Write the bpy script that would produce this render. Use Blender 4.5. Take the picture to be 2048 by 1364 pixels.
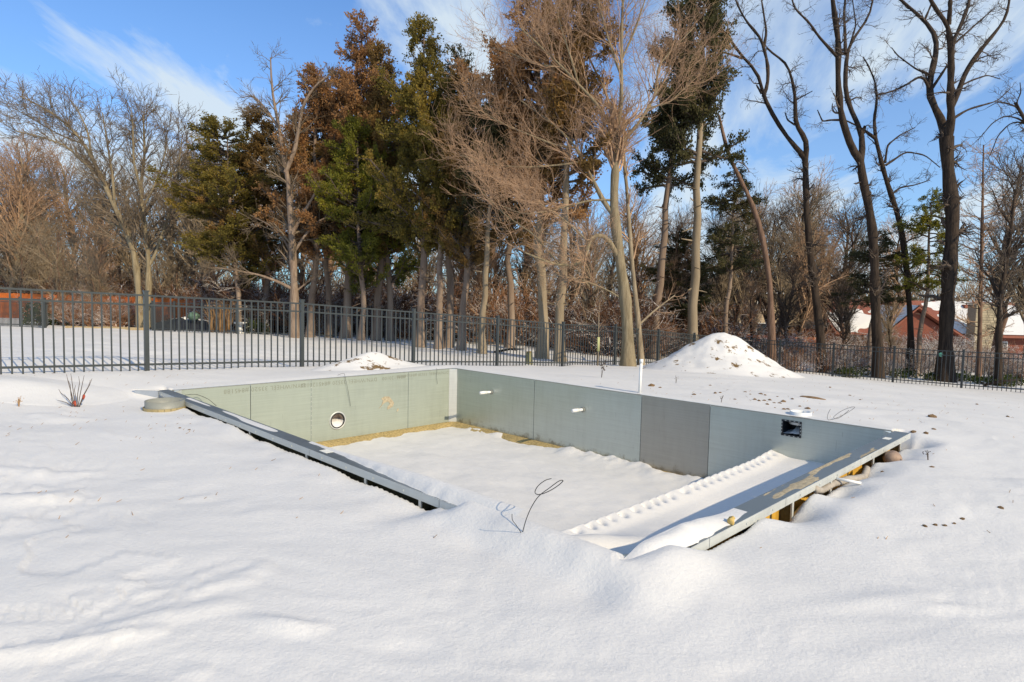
import bpy, bmesh, math, random
import numpy as np
from mathutils import Vector, Matrix

for o in list(bpy.data.objects):
    bpy.data.objects.remove(o)
S = bpy.context.scene
COL = S.collection
PI = math.pi

# ------------------------------------------------------------------ camera
FPX = 1242.3                                   # focal length in pixels of a 2048 px wide frame
YAW, PIT, ROL = -0.78670, -0.0641, 0.0216
CAM = np.array([10.5879, -8.7708, 1.5151])
cy_, sy_ = math.cos(YAW), math.sin(YAW)
cp_, sp_ = math.cos(PIT), math.sin(PIT)
AF = np.array([sy_ * cp_, cy_ * cp_, sp_])
_r0 = np.array([cy_, -sy_, 0.0]); _u0 = np.cross(_r0, AF)
AR = math.cos(ROL) * _r0 + math.sin(ROL) * _u0
AU = -math.sin(ROL) * _r0 + math.cos(ROL) * _u0
cd = bpy.data.cameras.new('camera')
cam = bpy.data.objects.new('camera', cd)
COL.objects.link(cam)
cam.matrix_world = Matrix(((AR[0], AU[0], -AF[0], CAM[0]), (AR[1], AU[1], -AF[1], CAM[1]),
                           (AR[2], AU[2], -AF[2], CAM[2]), (0, 0, 0, 1)))
cd.sensor_width = 36.0
cd.lens = FPX / 2048.0 * 36.0
cd.clip_start = 0.05
cd.clip_end = 4000
S.camera = cam

# ------------------------------------------------------------------ sky, sun, exposure
SUN_EL = math.radians(31.0)
SUN_AZ = math.radians(91.0)                    # clockwise from +Y
SUN_DIR = Vector((math.sin(SUN_AZ) * math.cos(SUN_EL), math.cos(SUN_AZ) * math.cos(SUN_EL), math.sin(SUN_EL)))
w = bpy.data.worlds.new('World')
S.world = w
w.use_nodes = True
nt = w.node_tree
nt.nodes.clear()
def wn(t, **kw):
    n = nt.nodes.new(t)
    for k, v in kw.items():
        setattr(n, k, v)
    return n
wo = wn('ShaderNodeOutputWorld'); bg = wn('ShaderNodeBackground')
sky = wn('ShaderNodeTexSky')
sky.sky_type = 'NISHITA'
sky.sun_disc = False
sky.sun_elevation = SUN_EL
sky.sun_rotation = SUN_AZ
sky.air_density = 1.0
sky.dust_density = 0.3
sky.ozone_density = 2.5
SKY_STR = 0.12
bg.inputs['Strength'].default_value = SKY_STR
tc = wn('ShaderNodeTexCoord'); sep = wn('ShaderNodeSeparateXYZ')
nt.links.new(tc.outputs['Generated'], sep.inputs[0])
def wmath(op, a, b=None):
    n = wn('ShaderNodeMath', operation=op)
    for i, v in enumerate((a, b)):
        if v is None: continue
        if isinstance(v, (int, float)): n.inputs[i].default_value = v
        else: nt.links.new(v, n.inputs[i])
    return n.outputs[0]
zz = wmath('ADD', wmath('MAXIMUM', sep.outputs[2], 0.0), 0.22)
cx = wmath('DIVIDE', sep.outputs[0], zz); cyy = wmath('DIVIDE', sep.outputs[1], zz)
comb = wn('ShaderNodeCombineXYZ')
nt.links.new(cx, comb.inputs[0]); nt.links.new(cyy, comb.inputs[1])
mp = wn('ShaderNodeMapping')
mp0 = wn('ShaderNodeMapping'); mp0.inputs['Rotation'].default_value = (0, 0, math.radians(-128))
mp.inputs['Scale'].default_value = (0.45, 1.35, 1)
mp.inputs['Location'].default_value = (3.1, 1.05, 0)
nt.links.new(comb.outputs[0], mp0.inputs[0]); nt.links.new(mp0.outputs[0], mp.inputs[0])
n1 = wn('ShaderNodeTexNoise'); n1.inputs['Scale'].default_value = 1.15
n1.inputs['Detail'].default_value = 9; n1.inputs['Roughness'].default_value = 0.6; n1.inputs['Distortion'].default_value = 0.5
nt.links.new(mp.outputs[0], n1.inputs['Vector'])
cr = wn('ShaderNodeValToRGB')
cr.color_ramp.elements[0].position = 0.46; cr.color_ramp.elements[0].color = (0, 0, 0, 1)
cr.color_ramp.elements[1].position = 0.62; cr.color_ramp.elements[1].color = (1, 1, 1, 1)
nt.links.new(n1.outputs['Fac'], cr.inputs[0])
hz = wn('ShaderNodeMapRange'); hz.inputs[1].default_value = 0.0; hz.inputs[2].default_value = 0.60
hz.inputs[3].default_value = 0.44; hz.inputs[4].default_value = 0.0
nt.links.new(sep.outputs[2], hz.inputs[0])
fac = wmath('MINIMUM', wmath('ADD', wmath('MULTIPLY', cr.outputs[0], 0.95), hz.outputs[0]), 0.92)
tint = wn('ShaderNodeMixRGB', blend_type='MULTIPLY'); tint.inputs[0].default_value = 1.0
tint.inputs[2].default_value = (0.42, 1.00, 1.55, 1)
nt.links.new(sky.outputs[0], tint.inputs[1])
mixc = wn('ShaderNodeMixRGB'); mixc.inputs[2].default_value = (5.9, 6.8, 7.5, 1)
nt.links.new(fac, mixc.inputs[0]); nt.links.new(tint.outputs[0], mixc.inputs[1])
nt.links.new(mixc.outputs[0], bg.inputs['Color'])
nt.links.new(bg.outputs[0], wo.inputs['Surface'])

sl = bpy.data.lights.new('sun', 'SUN')
sl.energy = 5.0
sl.angle = math.radians(0.5)
sl.color = (1.0, 0.825, 0.565)
so = bpy.data.objects.new('sun', sl)
COL.objects.link(so)
so.rotation_euler = SUN_DIR.to_track_quat('Z', 'Y').to_euler()
S.view_settings.view_transform = 'Standard'
S.view_settings.look = 'None'
S.view_settings.gamma = 1.0
S.view_settings.use_curve_mapping = False
S.view_settings.exposure = 0.0
S.render.engine = 'CYCLES'
S.cycles.max_bounces = 6
S.cycles.transparent_max_bounces = 4

# ------------------------------------------------------------------ helpers
def ray(x, y):
    return AF + AR * (x - 1024) / FPX - AU * (y - 682) / FPX
def at(x, y, d):
    return CAM + ray(x, y) * d
def onplane(x, y, ax, v):
    r = ray(x, y)
    return CAM + r * ((v - CAM[ax]) / r[ax])

def _hash(ix, iy, s):
    h = (ix.astype(np.int64) * 374761393 + iy.astype(np.int64) * 668265263 + s * 974634777) & 0xFFFFFFFF
    h = ((h ^ (h >> 13)) * 1274126177) & 0xFFFFFFFF
    return ((h ^ (h >> 16)) & 0xFFFF) / 65535.0
def vnoise(x, y, s=0):
    ix, iy = np.floor(x), np.floor(y)
    fx, fy = x - ix, y - iy
    fx = fx * fx * fx * (fx * (fx * 6 - 15) + 10); fy = fy * fy * fy * (fy * (fy * 6 - 15) + 10)
    a, b = _hash(ix, iy, s), _hash(ix + 1, iy, s)
    c, d = _hash(ix, iy + 1, s), _hash(ix + 1, iy + 1, s)
    return (a + (b - a) * fx) * (1 - fy) + (c + (d - c) * fx) * fy - 0.5
def fbm(x, y, s=0, o=4):
    t = 0; a = 1.0
    for i in range(o):
        t = t + a * vnoise(x * 2 ** i + 17.3 * i, y * 2 ** i - 9.1 * i, s + i); a *= 0.5
    return t
def sm(e0, e1, x):
    t = np.clip((x - e0) / (e1 - e0), 0, 1)
    return t * t * (3 - 2 * t)

def mesh_np(name, V, faces, smooth=False):
    """faces: list of int arrays (n,3) or (n,4)"""
    me = bpy.data.meshes.new(name)
    V = np.asarray(V, np.float32).reshape(-1, 3)
    me.vertices.add(len(V)); me.vertices.foreach_set('co', V.ravel())
    li, ls = [], []
    off = 0
    for f in faces:
        f = np.asarray(f, np.int32)
        if len(f) == 0: continue
        k = f.shape[1]
        li.append(f.ravel()); ls.append(off + np.arange(len(f), dtype=np.int32) * k); off += f.size
    li = np.concatenate(li); ls = np.concatenate(ls)
    me.loops.add(len(li)); me.loops.foreach_set('vertex_index', li)
    me.polygons.add(len(ls)); me.polygons.foreach_set('loop_start', ls)
    me.update(calc_edges=True)
    me.polygons.foreach_set('use_smooth', np.full(len(ls), bool(smooth)))
    me.validate()
    return me
def link(name, me, mat=None, parent=None, loc=None, rotz=None):
    o = bpy.data.objects.new(name, me)
    COL.objects.link(o)
    if mat is not None and me is not None:
        if len(me.materials) == 0: me.materials.append(mat)
        elif me.materials[0] is not mat:
            o.material_slots[0].link = 'OBJECT'; o.material_slots[0].material = mat
    if parent is not None: o.parent = parent
    if loc is not None: o.location = loc
    if rotz is not None: o.rotation_euler = (0, 0, rotz)
    return o
def tag(o, label=None, cat=None, group=None, kind=None):
    if label: o['label'] = label
    if cat: o['category'] = cat
    if group: o['group'] = group
    if kind: o['kind'] = kind
    return o
def empty(name, loc, label, cat, group=None, rotz=0):
    o = bpy.data.objects.new(name, None)
    COL.objects.link(o)
    o.location = loc; o.rotation_euler = (0, 0, rotz); o.empty_display_size = 0.1
    return tag(o, label, cat, group)
def copy_tree(root, loc, rotz=0, scale=None, label=None, mats=None):
    r = root.copy(); COL.objects.link(r)
    r.location = loc; r.rotation_euler = (0, 0, rotz)
    if scale is not None: r.scale = scale
    if label: r['label'] = label
    for ch in list(root.children):
        c = ch.copy(); COL.objects.link(c); c.parent = r
        for g in list(ch.children):
            d = g.copy(); COL.objects.link(d); d.parent = c
    return r

class MB:
    """collects simple solids; build() links ONE mesh object"""
    def __init__(s): s.v = []; s.f3 = []; s.f4 = []; s.n = 0
    def add(s, V, F):
        V = np.asarray(V, float)
        for f in F:
            (s.f4 if len(f) == 4 else s.f3).append([i + s.n for i in f])
        s.v.append(V); s.n += len(V)
    def box(s, x0, x1, y0, y1, z0, z1, rot=0, org=(0, 0, 0)):
        V = np.array([(x, y, z) for z in (z0, z1) for (x, y) in ((x0, y0), (x1, y0), (x1, y1), (x0, y1))], float)
        c, q = math.cos(rot), math.sin(rot)
        X = V[:, 0] * c - V[:, 1] * q + org[0]; Y = V[:, 0] * q + V[:, 1] * c + org[1]
        V = np.stack([X, Y, V[:, 2] + org[2]], 1)
        s.add(V, [(3, 2, 1, 0), (4, 5, 6, 7), (0, 1, 5, 4), (1, 2, 6, 5), (2, 3, 7, 6), (3, 0, 4, 7)])
    def hexa(s, V):
        s.add(V, [(3, 2, 1, 0), (4, 5, 6, 7), (0, 1, 5, 4), (1, 2, 6, 5), (2, 3, 7, 6), (3, 0, 4, 7)])
    def tube(s, P, R, sides=6, caps=True):
        P = np.asarray(P, float)[None]; R = np.broadcast_to(np.asarray(R, float), P.shape[1])[None]
        V, F = tubes(P, R, sides)
        F = [tuple(f) for f in F]
        if caps:
            K = P.shape[1]
            F += [(0, sides - 1 - i, sides - 2 - i) for i in range(sides - 2)]
            b = (K - 1) * sides
            F += [(b, b + i + 1, b + i + 2) for i in range(sides - 2)]
        s.add(V, F)
    def prism(s, poly, fn):
        """extruded polygon: poly 2-D points, fn(p, k) gives the 3-D point of side k"""
        n = len(poly)
        V = [fn(p, 0) for p in poly] + [fn(p, 1) for p in poly]
        F = [(i, (i + 1) % n, n + (i + 1) % n, n + i) for i in range(n)]
        F += [(0, i + 2, i + 1) for i in range(n - 2)] + [(n, n + i + 1, n + i + 2) for i in range(n - 2)]
        s.add(V, F)
    def mesh(s, name, smooth=False):
        fs = []
        if s.f4: fs.append(np.array(s.f4))
        if s.f3: fs.append(np.array(s.f3))
        return mesh_np(name, np.concatenate(s.v), fs, smooth)
    def build(s, name, mat, parent=None, smooth=False):
        return link(name, s.mesh(name, smooth), mat, parent)

def nrm(v):
    return v / np.maximum(np.linalg.norm(v, axis=-1, keepdims=True), 1e-9)
def tubes(P, R, sides):
    M, K, _ = P.shape
    T = nrm(np.gradient(P, axis=1))
    a = np.zeros((M, 3)); t0 = T.mean(1)
    vert = np.abs(t0[:, 2]) > 0.75 * np.linalg.norm(t0, axis=1)
    a[vert, 0] = 1; a[~vert, 2] = 1
    U = nrm(np.cross(T, a[:, None, :])); W = np.cross(T, U)
    an = np.arange(sides) * 2 * PI / sides
    V = P[:, :, None, :] + R[:, :, None, None] * (U[:, :, None, :] * np.cos(an)[:, None] + W[:, :, None, :] * np.sin(an)[:, None])
    idx = np.arange(M * K * sides).reshape(M, K, sides)
    A = idx[:, :-1, :]; B = np.roll(A, -1, 2); C = idx[:, 1:, :]; D = np.roll(C, -1, 2)
    return V.reshape(-1, 3), np.stack([A, B, D, C], -1).reshape(-1, 4)
def join(parts):
    Vs, Fs, n = [], [], 0
    for V, F in parts:
        Vs.append(V); Fs.append(F + n); n += len(V)
    return np.concatenate(Vs), Fs

# ------------------------------------------------------------------ materials
MATS = {}
class NM:
    def __init__(s, name):
        s.m = bpy.data.materials.new(name); s.m.use_nodes = True
        s.t = s.m.node_tree; s.t.nodes.clear()
        s.out = s.n('ShaderNodeOutputMaterial'); s.b = s.n('ShaderNodeBsdfPrincipled')
        s.l(s.b.outputs[0], s.out.inputs[0])
        s.tc = s.n('ShaderNodeTexCoord')
        MATS[name] = s.m
    def n(s, t, **k):
        x = s.t.nodes.new(t)
        for a, b in k.items(): setattr(x, a, b)
        return x
    def l(s, a, b): s.t.links.new(a, b)
    def setp(s, **k):
        for a, b in k.items(): s.b.inputs[a.replace('_', ' ')].default_value = b
    def noise(s, scale=5, detail=4, rough=0.55, stretch=(1, 1, 1), dist=0, coord='Object', loc=(0, 0, 0)):
        m = s.n('ShaderNodeMapping'); m.inputs['Scale'].default_value = stretch; m.inputs['Location'].default_value = loc
        s.l(s.tc.outputs[coord], m.inputs[0])
        x = s.n('ShaderNodeTexNoise'); x.inputs['Scale'].default_value = scale; x.inputs['Detail'].default_value = detail
        x.inputs['Roughness'].default_value = rough; x.inputs['Distortion'].default_value = dist
        s.l(m.outputs[0], x.inputs['Vector'])
        return x.outputs['Fac']
    def ramp(s, f, stops):
        r = s.n('ShaderNodeValToRGB'); e = r.color_ramp.elements
        while len(e) < len(stops): e.new(0.5)
        for i, (p, c) in enumerate(stops):
            e[i].position = p; e[i].color = (c[0], c[1], c[2], 1) if not isinstance(c, (int, float)) else (c, c, c, 1)
        s.l(f, r.inputs[0])
        return r.outputs[0]
    def mix(s, f, a, b, mode='MIX'):
        x = s.n('ShaderNodeMixRGB', blend_type=mode)
        for i, v in enumerate((f, a, b)):
            if isinstance(v, (int, float)): x.inputs[i].default_value = v if i == 0 else (v, v, v, 1)
            elif isinstance(v, tuple): x.inputs[i].default_value = (*v, 1)
            else: s.l(v, x.inputs[i])
        return x.outputs[0]
    def math(s, op, a, b=0.0):
        x = s.n('ShaderNodeMath', operation=op)
        for i, v in enumerate((a, b)):
            if isinstance(v, (int, float)): x.inputs[i].default_value = v
            else: s.l(v, x.inputs[i])
        return x.outputs[0]
    def color(s, c):
        if isinstance(c, tuple): s.b.inputs['Base Color'].default_value = (*c, 1)
        else: s.l(c, s.b.inputs['Base Color'])
    def bump(s, h, strength=0.3, dist=0.02):
        x = s.n('ShaderNodeBump'); x.inputs['Strength'].default_value = strength; x.inputs['Distance'].default_value = dist
        s.l(h, x.inputs['Height']); s.l(x.outputs[0], s.b.inputs['Normal'])
    def up(s):
        g = s.n('ShaderNodeNewGeometry'); x = s.n('ShaderNodeSeparateXYZ'); s.l(g.outputs['Normal'], x.inputs[0])
        return x.outputs[2]

SNOWC = (0.80, 0.805, 0.815)
def snow_mat(name, dirt=0.0, dirtc=(0.20, 0.13, 0.06), dscale=1.6, litter=0.0):
    m = NM(name)
    a = m.noise(0.8, 5, 0.6); b = m.noise(38, 5, 0.65); c = m.noise(9, 6, 0.62, (1, 2.6, 1))
    col = m.ramp(a, [(0.3, (0.615, 0.617, 0.615)), (0.7, (0.675, 0.673, 0.665))])
    if dirt > 0:
        d = m.noise(dscale, 8, 0.72)
        dm = m.ramp(d, [(1 - dirt, 0.0), (1 - dirt + 0.03, 1.0)])
        dc = m.ramp(m.noise(14, 5, 0.7), [(0.3, tuple(0.45 * q for q in dirtc)), (0.7, dirtc)])
        col = m.mix(dm, col, dc)
    if litter > 0:
        d = m.noise(3.2, 9, 0.75, (1, 1, 1), 0, 'Object', (7, 3, 0))
        dm = m.ramp(d, [(1 - litter, 0.0), (1 - litter + 0.05, 1.0)])
        col = m.mix(dm, col, (0.10, 0.065, 0.04))
    m.color(col)
    m.setp(Roughness=0.62, Specular_IOR_Level=0.25)
    e = m.noise(2.6, 7, 0.62, (1, 2.2, 1), 0.15, 'Object', (5, 2, 0))
    h = m.mix(0.30, m.mix(0.5, c, e), b)
    m.bump(h, 0.50, 0.03)
    return m.m
snow_m = snow_mat('snow')
snow_yard_m = snow_mat('snow_clods', 0.40, (0.24, 0.15, 0.07), 2.3)
mound_m = snow_mat('snow_over_dirt', 0.425, (0.22, 0.14, 0.055), 2.1)

def metal_mat(name, base, rough=0.38, metallic=0.75, stain=(0.16, 0.13, 0.07), streak=(1, 1, 30), low=None):
    m = NM(name)
    a = m.noise(1.3, 6, 0.6); b = m.noise(2.2, 5, 0.62, (5, 5, 0.8)); c = m.noise(60, 3, 0.6, (0.15, 0.15, 4))
    d = m.noise(5, 7, 0.7)
    k = m.mix(0.5, a, b)
    col = m.ramp(k, [(0.30, tuple(0.78 * q for q in base)), (0.5, base), (0.72, tuple(min(1, 1.16 * q) for q in base))])
    sp = m.ramp(d, [(0.70, 0.0), (0.76, 0.5)])
    col = m.mix(sp, col, stain)
    rl_ = m.noise(3, 3, 0.6, (0.35, 0.35, 16)); col = m.mix(0.5, col, m.ramp(rl_, [(0.3, tuple(0.86 * q for q in base)), (0.7, tuple(min(1, 1.1 * q) for q in base))]))
    scr = m.ramp(m.noise(2.3, 2, 0.5, (22, 22, 1.1), 0.3, 'Object', (3, 1, 7)), [(0.735, 0.0), (0.75, 0.45)]); col = m.mix(scr, col, tuple(0.4 * q for q in base))
    if low is not None:                       # splashed mud along the foot of the wall
        x = m.n('ShaderNodeSeparateXYZ'); m.l(m.tc.outputs['Object'], x.inputs[0])
        mr = m.n('ShaderNodeMapRange'); mr.inputs[1].default_value = low + 0.34; mr.inputs[2].default_value = low
        mr.inputs[3].default_value = 0.0; mr.inputs[4].default_value = 1.0
        m.l(x.outputs[2], mr.inputs[0])
        q = m.ramp(m.math('ADD', m.math('MULTIPLY', mr.outputs[0], 0.34), m.noise(6, 7, 0.75, (1, 1, 0.9))), [(0.76, 0.0), (0.9, 0.6)])
        col = m.mix(q, col, (0.13, 0.10, 0.055))
    m.color(col)
    m.l(m.ramp(k, [(0.3, rough * 0.85), (0.7, rough * 1.25)]), m.b.inputs['Roughness'])
    m.setp(Metallic=metallic)
    return m.m
def plain(name, c, rough=0.6, metallic=0.0, var=0.25, scale=8, bump=0.15, stretch=(1, 1, 1), spec=0.4):
    m = NM(name)
    f = m.noise(scale, 5, 0.6, stretch)
    m.color(m.ramp(f, [(0.28, tuple(q * (1 - var) for q in c)), (0.72, tuple(min(1, q * (1 + var)) for q in c))]))
    m.setp(Roughness=rough, Metallic=metallic, Specular_IOR_Level=spec)
    if bump: m.bump(f, bump, 0.02)
    return m.m
def bark_mat(name, c1, c2, snowy=0.0, scale=2.6):
    m = NM(name)
    f = m.noise(scale, 6, 0.7, (4, 4, 0.55)); g = m.noise(0.9, 4, 0.6)
    col = m.ramp(f, [(0.36, c1), (0.62, c2)])
    col = m.mix(m.ramp(g, [(0.35, 0.0), (0.65, 0.55)]), col, tuple(0.6 * q for q in c2))
    if snowy:
        u = m.math('MULTIPLY', m.ramp(m.up(), [(0.25, 0.0), (0.5, 1.0)]), m.ramp(m.noise(2.0, 4, 0.6), [(0.5 - snowy * 0.3, 0.0), (0.6 - snowy * 0.3, 1.0)]))
        col = m.mix(u, col, SNOWC)
    m.color(col); m.setp(Roughness=0.85, Specular_IOR_Level=0.2)
    m.bump(f, 0.8, 0.05)
    return m.m
def foliage_mat(name, cols, snowy=0.05):
    m = NM(name)
    f = m.noise(0.75, 3, 0.6); g = m.noise(7, 3, 0.6)
    col = m.ramp(m.mix(0.4, f, g), [(0.34, cols[0]), (0.5, cols[1]), (0.64, cols[2])])
    if snowy:
        u = m.math('MULTIPLY', m.ramp(m.up(), [(0.5, 0.0), (0.75, 1.0)]), m.ramp(m.noise(1.7, 5, 0.65), [(0.62 - snowy, 0.0), (0.68 - snowy, 1.0)]))
        col = m.mix(u, col, SNOWC)
    m.color(col); m.setp(Roughness=0.7, Specular_IOR_Level=0.25)
    tr = m.n('ShaderNodeBsdfTranslucent'); ms = m.n('ShaderNodeMixShader'); ms.inputs[0].default_value = 0.5
    m.l(col, tr.inputs[0]); m.l(m.b.outputs[0], ms.inputs[1]); m.l(tr.outputs[0], ms.inputs[2]); m.l(ms.outputs[0], m.out.inputs[0])
    return m.m

fence_m = plain('black_aluminium', (0.034, 0.040, 0.041), 0.36, 0.0, 0.12, 5, 0.0, spec=0.5)
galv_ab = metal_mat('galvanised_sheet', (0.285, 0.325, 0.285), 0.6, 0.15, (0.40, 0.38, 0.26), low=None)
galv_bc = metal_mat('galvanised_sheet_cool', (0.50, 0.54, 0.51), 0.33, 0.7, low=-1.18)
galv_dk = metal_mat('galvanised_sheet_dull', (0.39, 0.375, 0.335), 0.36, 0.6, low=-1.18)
galv_fl = metal_mat('galvanised_flange', (0.27, 0.305, 0.31), 0.36, 0.7, (0.30, 0.24, 0.14))
galv_lt = metal_mat('galvanised_lip', (0.56, 0.58, 0.56), 0.45, 0.45)
yellow_m = plain('yellow_coating', (0.50, 0.30, 0.045), 0.6, 0, 0.22, 12, 0.1)
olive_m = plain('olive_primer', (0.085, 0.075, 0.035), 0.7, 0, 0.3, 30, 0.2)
pvc_m = plain('white_plastic', (0.78, 0.79, 0.78), 0.35, 0, 0.04, 6, 0.0)
greyp_m = plain('grey_plastic', (0.22, 0.23, 0.21), 0.5, 0, 0.12, 6, 0.05)
dark_m = plain('dark_plastic', (0.02, 0.021, 0.024), 0.5, 0, 0.2, 6, 0.05)
sand_m = plain('yellow_sand', (0.36, 0.275, 0.12), 0.9, 0, 0.45, 26, 0.8)
dirt_m = plain('frozen_dirt', (0.20, 0.125, 0.06), 0.9, 0, 0.5, 18, 0.8)
mud_m = plain('dried_mud', (0.36, 0.31, 0.215), 0.85, 0, 0.3, 24, 0.5)
ink_m = plain('printed_ink', (0.20, 0.215, 0.175), 0.6, 0, 0.1, 6, 0.0)
wire_m = plain('dark_wire', (0.03, 0.03, 0.03), 0.4, 0.3, 0.1, 6, 0.0)
paper_m = plain('paper_tag', (0.72, 0.72, 0.66), 0.7, 0, 0.08, 12, 0.0)
stone_m = plain('round_stone', (0.27, 0.19, 0.14), 0.75, 0, 0.4, 9, 0.5)
foam_m = plain('yellow_foam', (0.50, 0.36, 0.12), 0.8, 0, 0.2, 20, 0.4)
cedarwood = bark_mat('cedar_bark', (0.13, 0.085, 0.06), (0.29, 0.225, 0.175))
palebark = bark_mat('pale_bark', (0.15, 0.115, 0.075), (0.33, 0.27, 0.19))
tanbark = bark_mat('tan_bark', (0.14, 0.11, 0.065), (0.30, 0.25, 0.165))
darkbark = bark_mat('dark_bark', (0.014, 0.010, 0.008), (0.062, 0.044, 0.032))
redbark = bark_mat('reddish_bark', (0.09, 0.055, 0.038), (0.22, 0.14, 0.10))
twig_red = plain('reddish_twigs', (0.37, 0.24, 0.15), 0.8, 0, 0.35, 1.5, 0.0)
twig_grey = plain('grey_twigs', (0.25, 0.195, 0.13), 0.8, 0, 0.35, 1.5, 0.0)
twig_brown = plain('brown_twigs', (0.15, 0.115, 0.08), 0.8, 0, 0.35, 1.5, 0.0)
twig_dark = plain('dark_twigs', (0.085, 0.064, 0.05), 0.8, 0, 0.3, 1.5, 0.0)
bush_m = bark_mat('snowy_brush', (0.15, 0.07, 0.035), (0.33, 0.17, 0.09), 0.22)
bush_wm = bark_mat('snow_laden_brush', (0.12, 0.075, 0.05), (0.23, 0.15, 0.10), 1.1)
bush_dk = bark_mat('dark_brush', (0.05, 0.026, 0.015), (0.16, 0.08, 0.045), 0.16)
F_green = foliage_mat('cedar_green', [(0.066, 0.081, 0.021), (0.214, 0.214, 0.032), (0.472, 0.384, 0.041)])
F_olive = foliage_mat('cedar_olive', [(0.073, 0.066, 0.024), (0.222, 0.177, 0.039), (0.443, 0.295, 0.057)])
F_rust = foliage_mat('cedar_rust', [(0.13, 0.07, 0.035), (0.37, 0.20, 0.085), (0.56, 0.34, 0.15)])
F_bronze = foliage_mat('cedar_bronze', [(0.073, 0.057, 0.024), (0.222, 0.140, 0.047), (0.443, 0.258, 0.073)])
F_dark = foliage_mat('cedar_dark', [(0.035, 0.041, 0.024), (0.091, 0.091, 0.039), (0.206, 0.155, 0.053)])
F_bush = foliage_mat('evergreen_leaves', [(0.02, 0.035, 0.012), (0.06, 0.085, 0.02), (0.14, 0.15, 0.04)], 0.12)
F_red = plain('red_leaves', (0.36, 0.06, 0.025), 0.6, 0, 0.2, 20, 0.0)
F_straw = plain('dry_grass', (0.34, 0.21, 0.10), 0.8, 0, 0.3, 6, 0.0)
orange_m = plain('orange_fence_boards', (0.44, 0.105, 0.012), 0.65, 0, 0.3, 3, 0.1, (6, 6, 1))
brick_m = plain('red_brick_wall', (0.17, 0.05, 0.03), 0.8, 0, 0.25, 6, 0.2)
shingle_m = plain('red_brown_shingles', (0.22, 0.075, 0.048), 0.8, 0, 0.2, 5, 0.2)
beige_m = plain('beige_siding', (0.50, 0.39, 0.26), 0.8, 0, 0.08, 2, 0.0)
brownroof_m = plain('brown_shingles', (0.16, 0.115, 0.075), 0.85, 0, 0.25, 5, 0.2)
trim_m = plain('white_trim', (0.72, 0.72, 0.70), 0.6, 0, 0.05, 2, 0.0)
glass_m = plain('window_glass', (0.03, 0.04, 0.05), 0.1, 0, 0.1, 2, 0.0)
chim_m = plain('chimney_stone', (0.33, 0.28, 0.19), 0.85, 0, 0.35, 2.5, 0.4)
mortar_m = plain('mortar', (0.22, 0.19, 0.14), 0.9, 0, 0.15, 9, 0.2)
tarp_m = plain('black_tarp', (0.015, 0.016, 0.02), 0.5, 0, 0.3, 4, 0.3)
teal_m = plain('teal_disc', (0.03, 0.16, 0.14), 0.5, 0, 0.1, 4, 0.0)
tube_m = plain('pale_green_tube', (0.42, 0.43, 0.20), 0.6, 0, 0.1, 4, 0.0)
stump_m = bark_mat('mossy_stump', (0.12, 0.12, 0.06), (0.30, 0.29, 0.16))

# ------------------------------------------------------------------ terrain
L, Wd, HW = 8.546, 5.713, 1.18                  # pool length (x), width (-y), wall height
def P2(px, d, z):
    p = at(px, 600, d); return (p[0], p[1], z)
CT = [P2(295, 11.2, .12), P2(600, 13.4, -.02), P2(826, 15.6, -.19), P2(995, 17.8, -.36), P2(1127, 20, -.54), P2(1233, 22.2, -.71),
      P2(1320, 24.4, -.9), P2(1391, 26.6, -1.08), P2(1564, 28, -1.4), P2(1672, 26.4, -1.4), P2(1794, 24.8, -1.39), P2(1933, 23.2, -1.38), P2(2060, 21.9, -1.36),
      P2(-60, 9.5, .2), P2(-300, 9, .25), (0, 17, -1.12), (-1, 12.5, -.76), (-1, 15.5, -.98), (3, 18, -1.25), (8, 17, -1.3), (13, 16, -1.3), (4, 26, -1.6), (-2, 26, -1.4),
      (-.6, -6.2, .02), (-.6, -3, .03), (-.5, .4, .02), (0, -7, -.07), (2, -8, -.09), (4, -6.6, -.09), (4, -9, -.12), (7, -6.9, -.07), (8, -8.5, -.11), (9.4, -6.4, -.05),
      (10.6, -8.8, -.1), (12, -6.5, -.11), (9.9, -4.5, -.07), (9.8, -2.5, -.09), (9.7, -.6, -.12), (9.4, 1, -.10), (4, .7, 0), (8, .7, -.03), (1, 1, 0), (4, 4, -.16), (8, 5, -.28),
      (13, -3, -.2), (14, 1, -.36), (13, 6, -.55), (10, 12, -.85), (17, 5, -.8), (20, -6, -.3), (14, -14, -.2), (4, -14, 0), (1.6, 9.2, -.48), (5, 14, -.95),
      P2(300, 20, -.05), P2(0, 20, .05), P2(600, 20, -.2), P2(300, 30, -.3), P2(0, 30, -.25), P2(600, 30, -.42), P2(900, 27, -.6), P2(900, 34, -.75), P2(1100, 28, -.75), P2(1300, 32, -1.2),
      P2(0, 50, -.5), P2(400, 50, -.7), P2(900, 50, -1.3), P2(1300, 50, -2), P2(1650, 45, -2.1), P2(1950, 45, -2.2), P2(1900, 32, -1.65), P2(1640, 34, -1.6), P2(2300, 40, -2.2),
      P2(0, 75, -1.0), P2(1000, 75, -2), P2(1900, 75, -2.6), (30, -40, -1), (60, 0, -2), (-40, -40, -.5), (10, -60, -1)]
CT = np.array(CT)
def _tps(r2): return 0.5 * r2 * np.log(r2 + 1e-9)
_d2 = ((CT[:, None, :2] - CT[None, :, :2]) ** 2).sum(-1)
_n = len(CT)
_A = np.zeros((_n + 3, _n + 3)); _A[:_n, :_n] = _tps(_d2) + np.eye(_n) * 0.03
_A[:_n, _n] = 1; _A[:_n, _n + 1:] = CT[:, :2]; _A[_n:, :_n] = _A[:_n, _n:].T
_w = np.linalg.solve(_A, np.concatenate([CT[:, 2], np.zeros(3)]))
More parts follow.
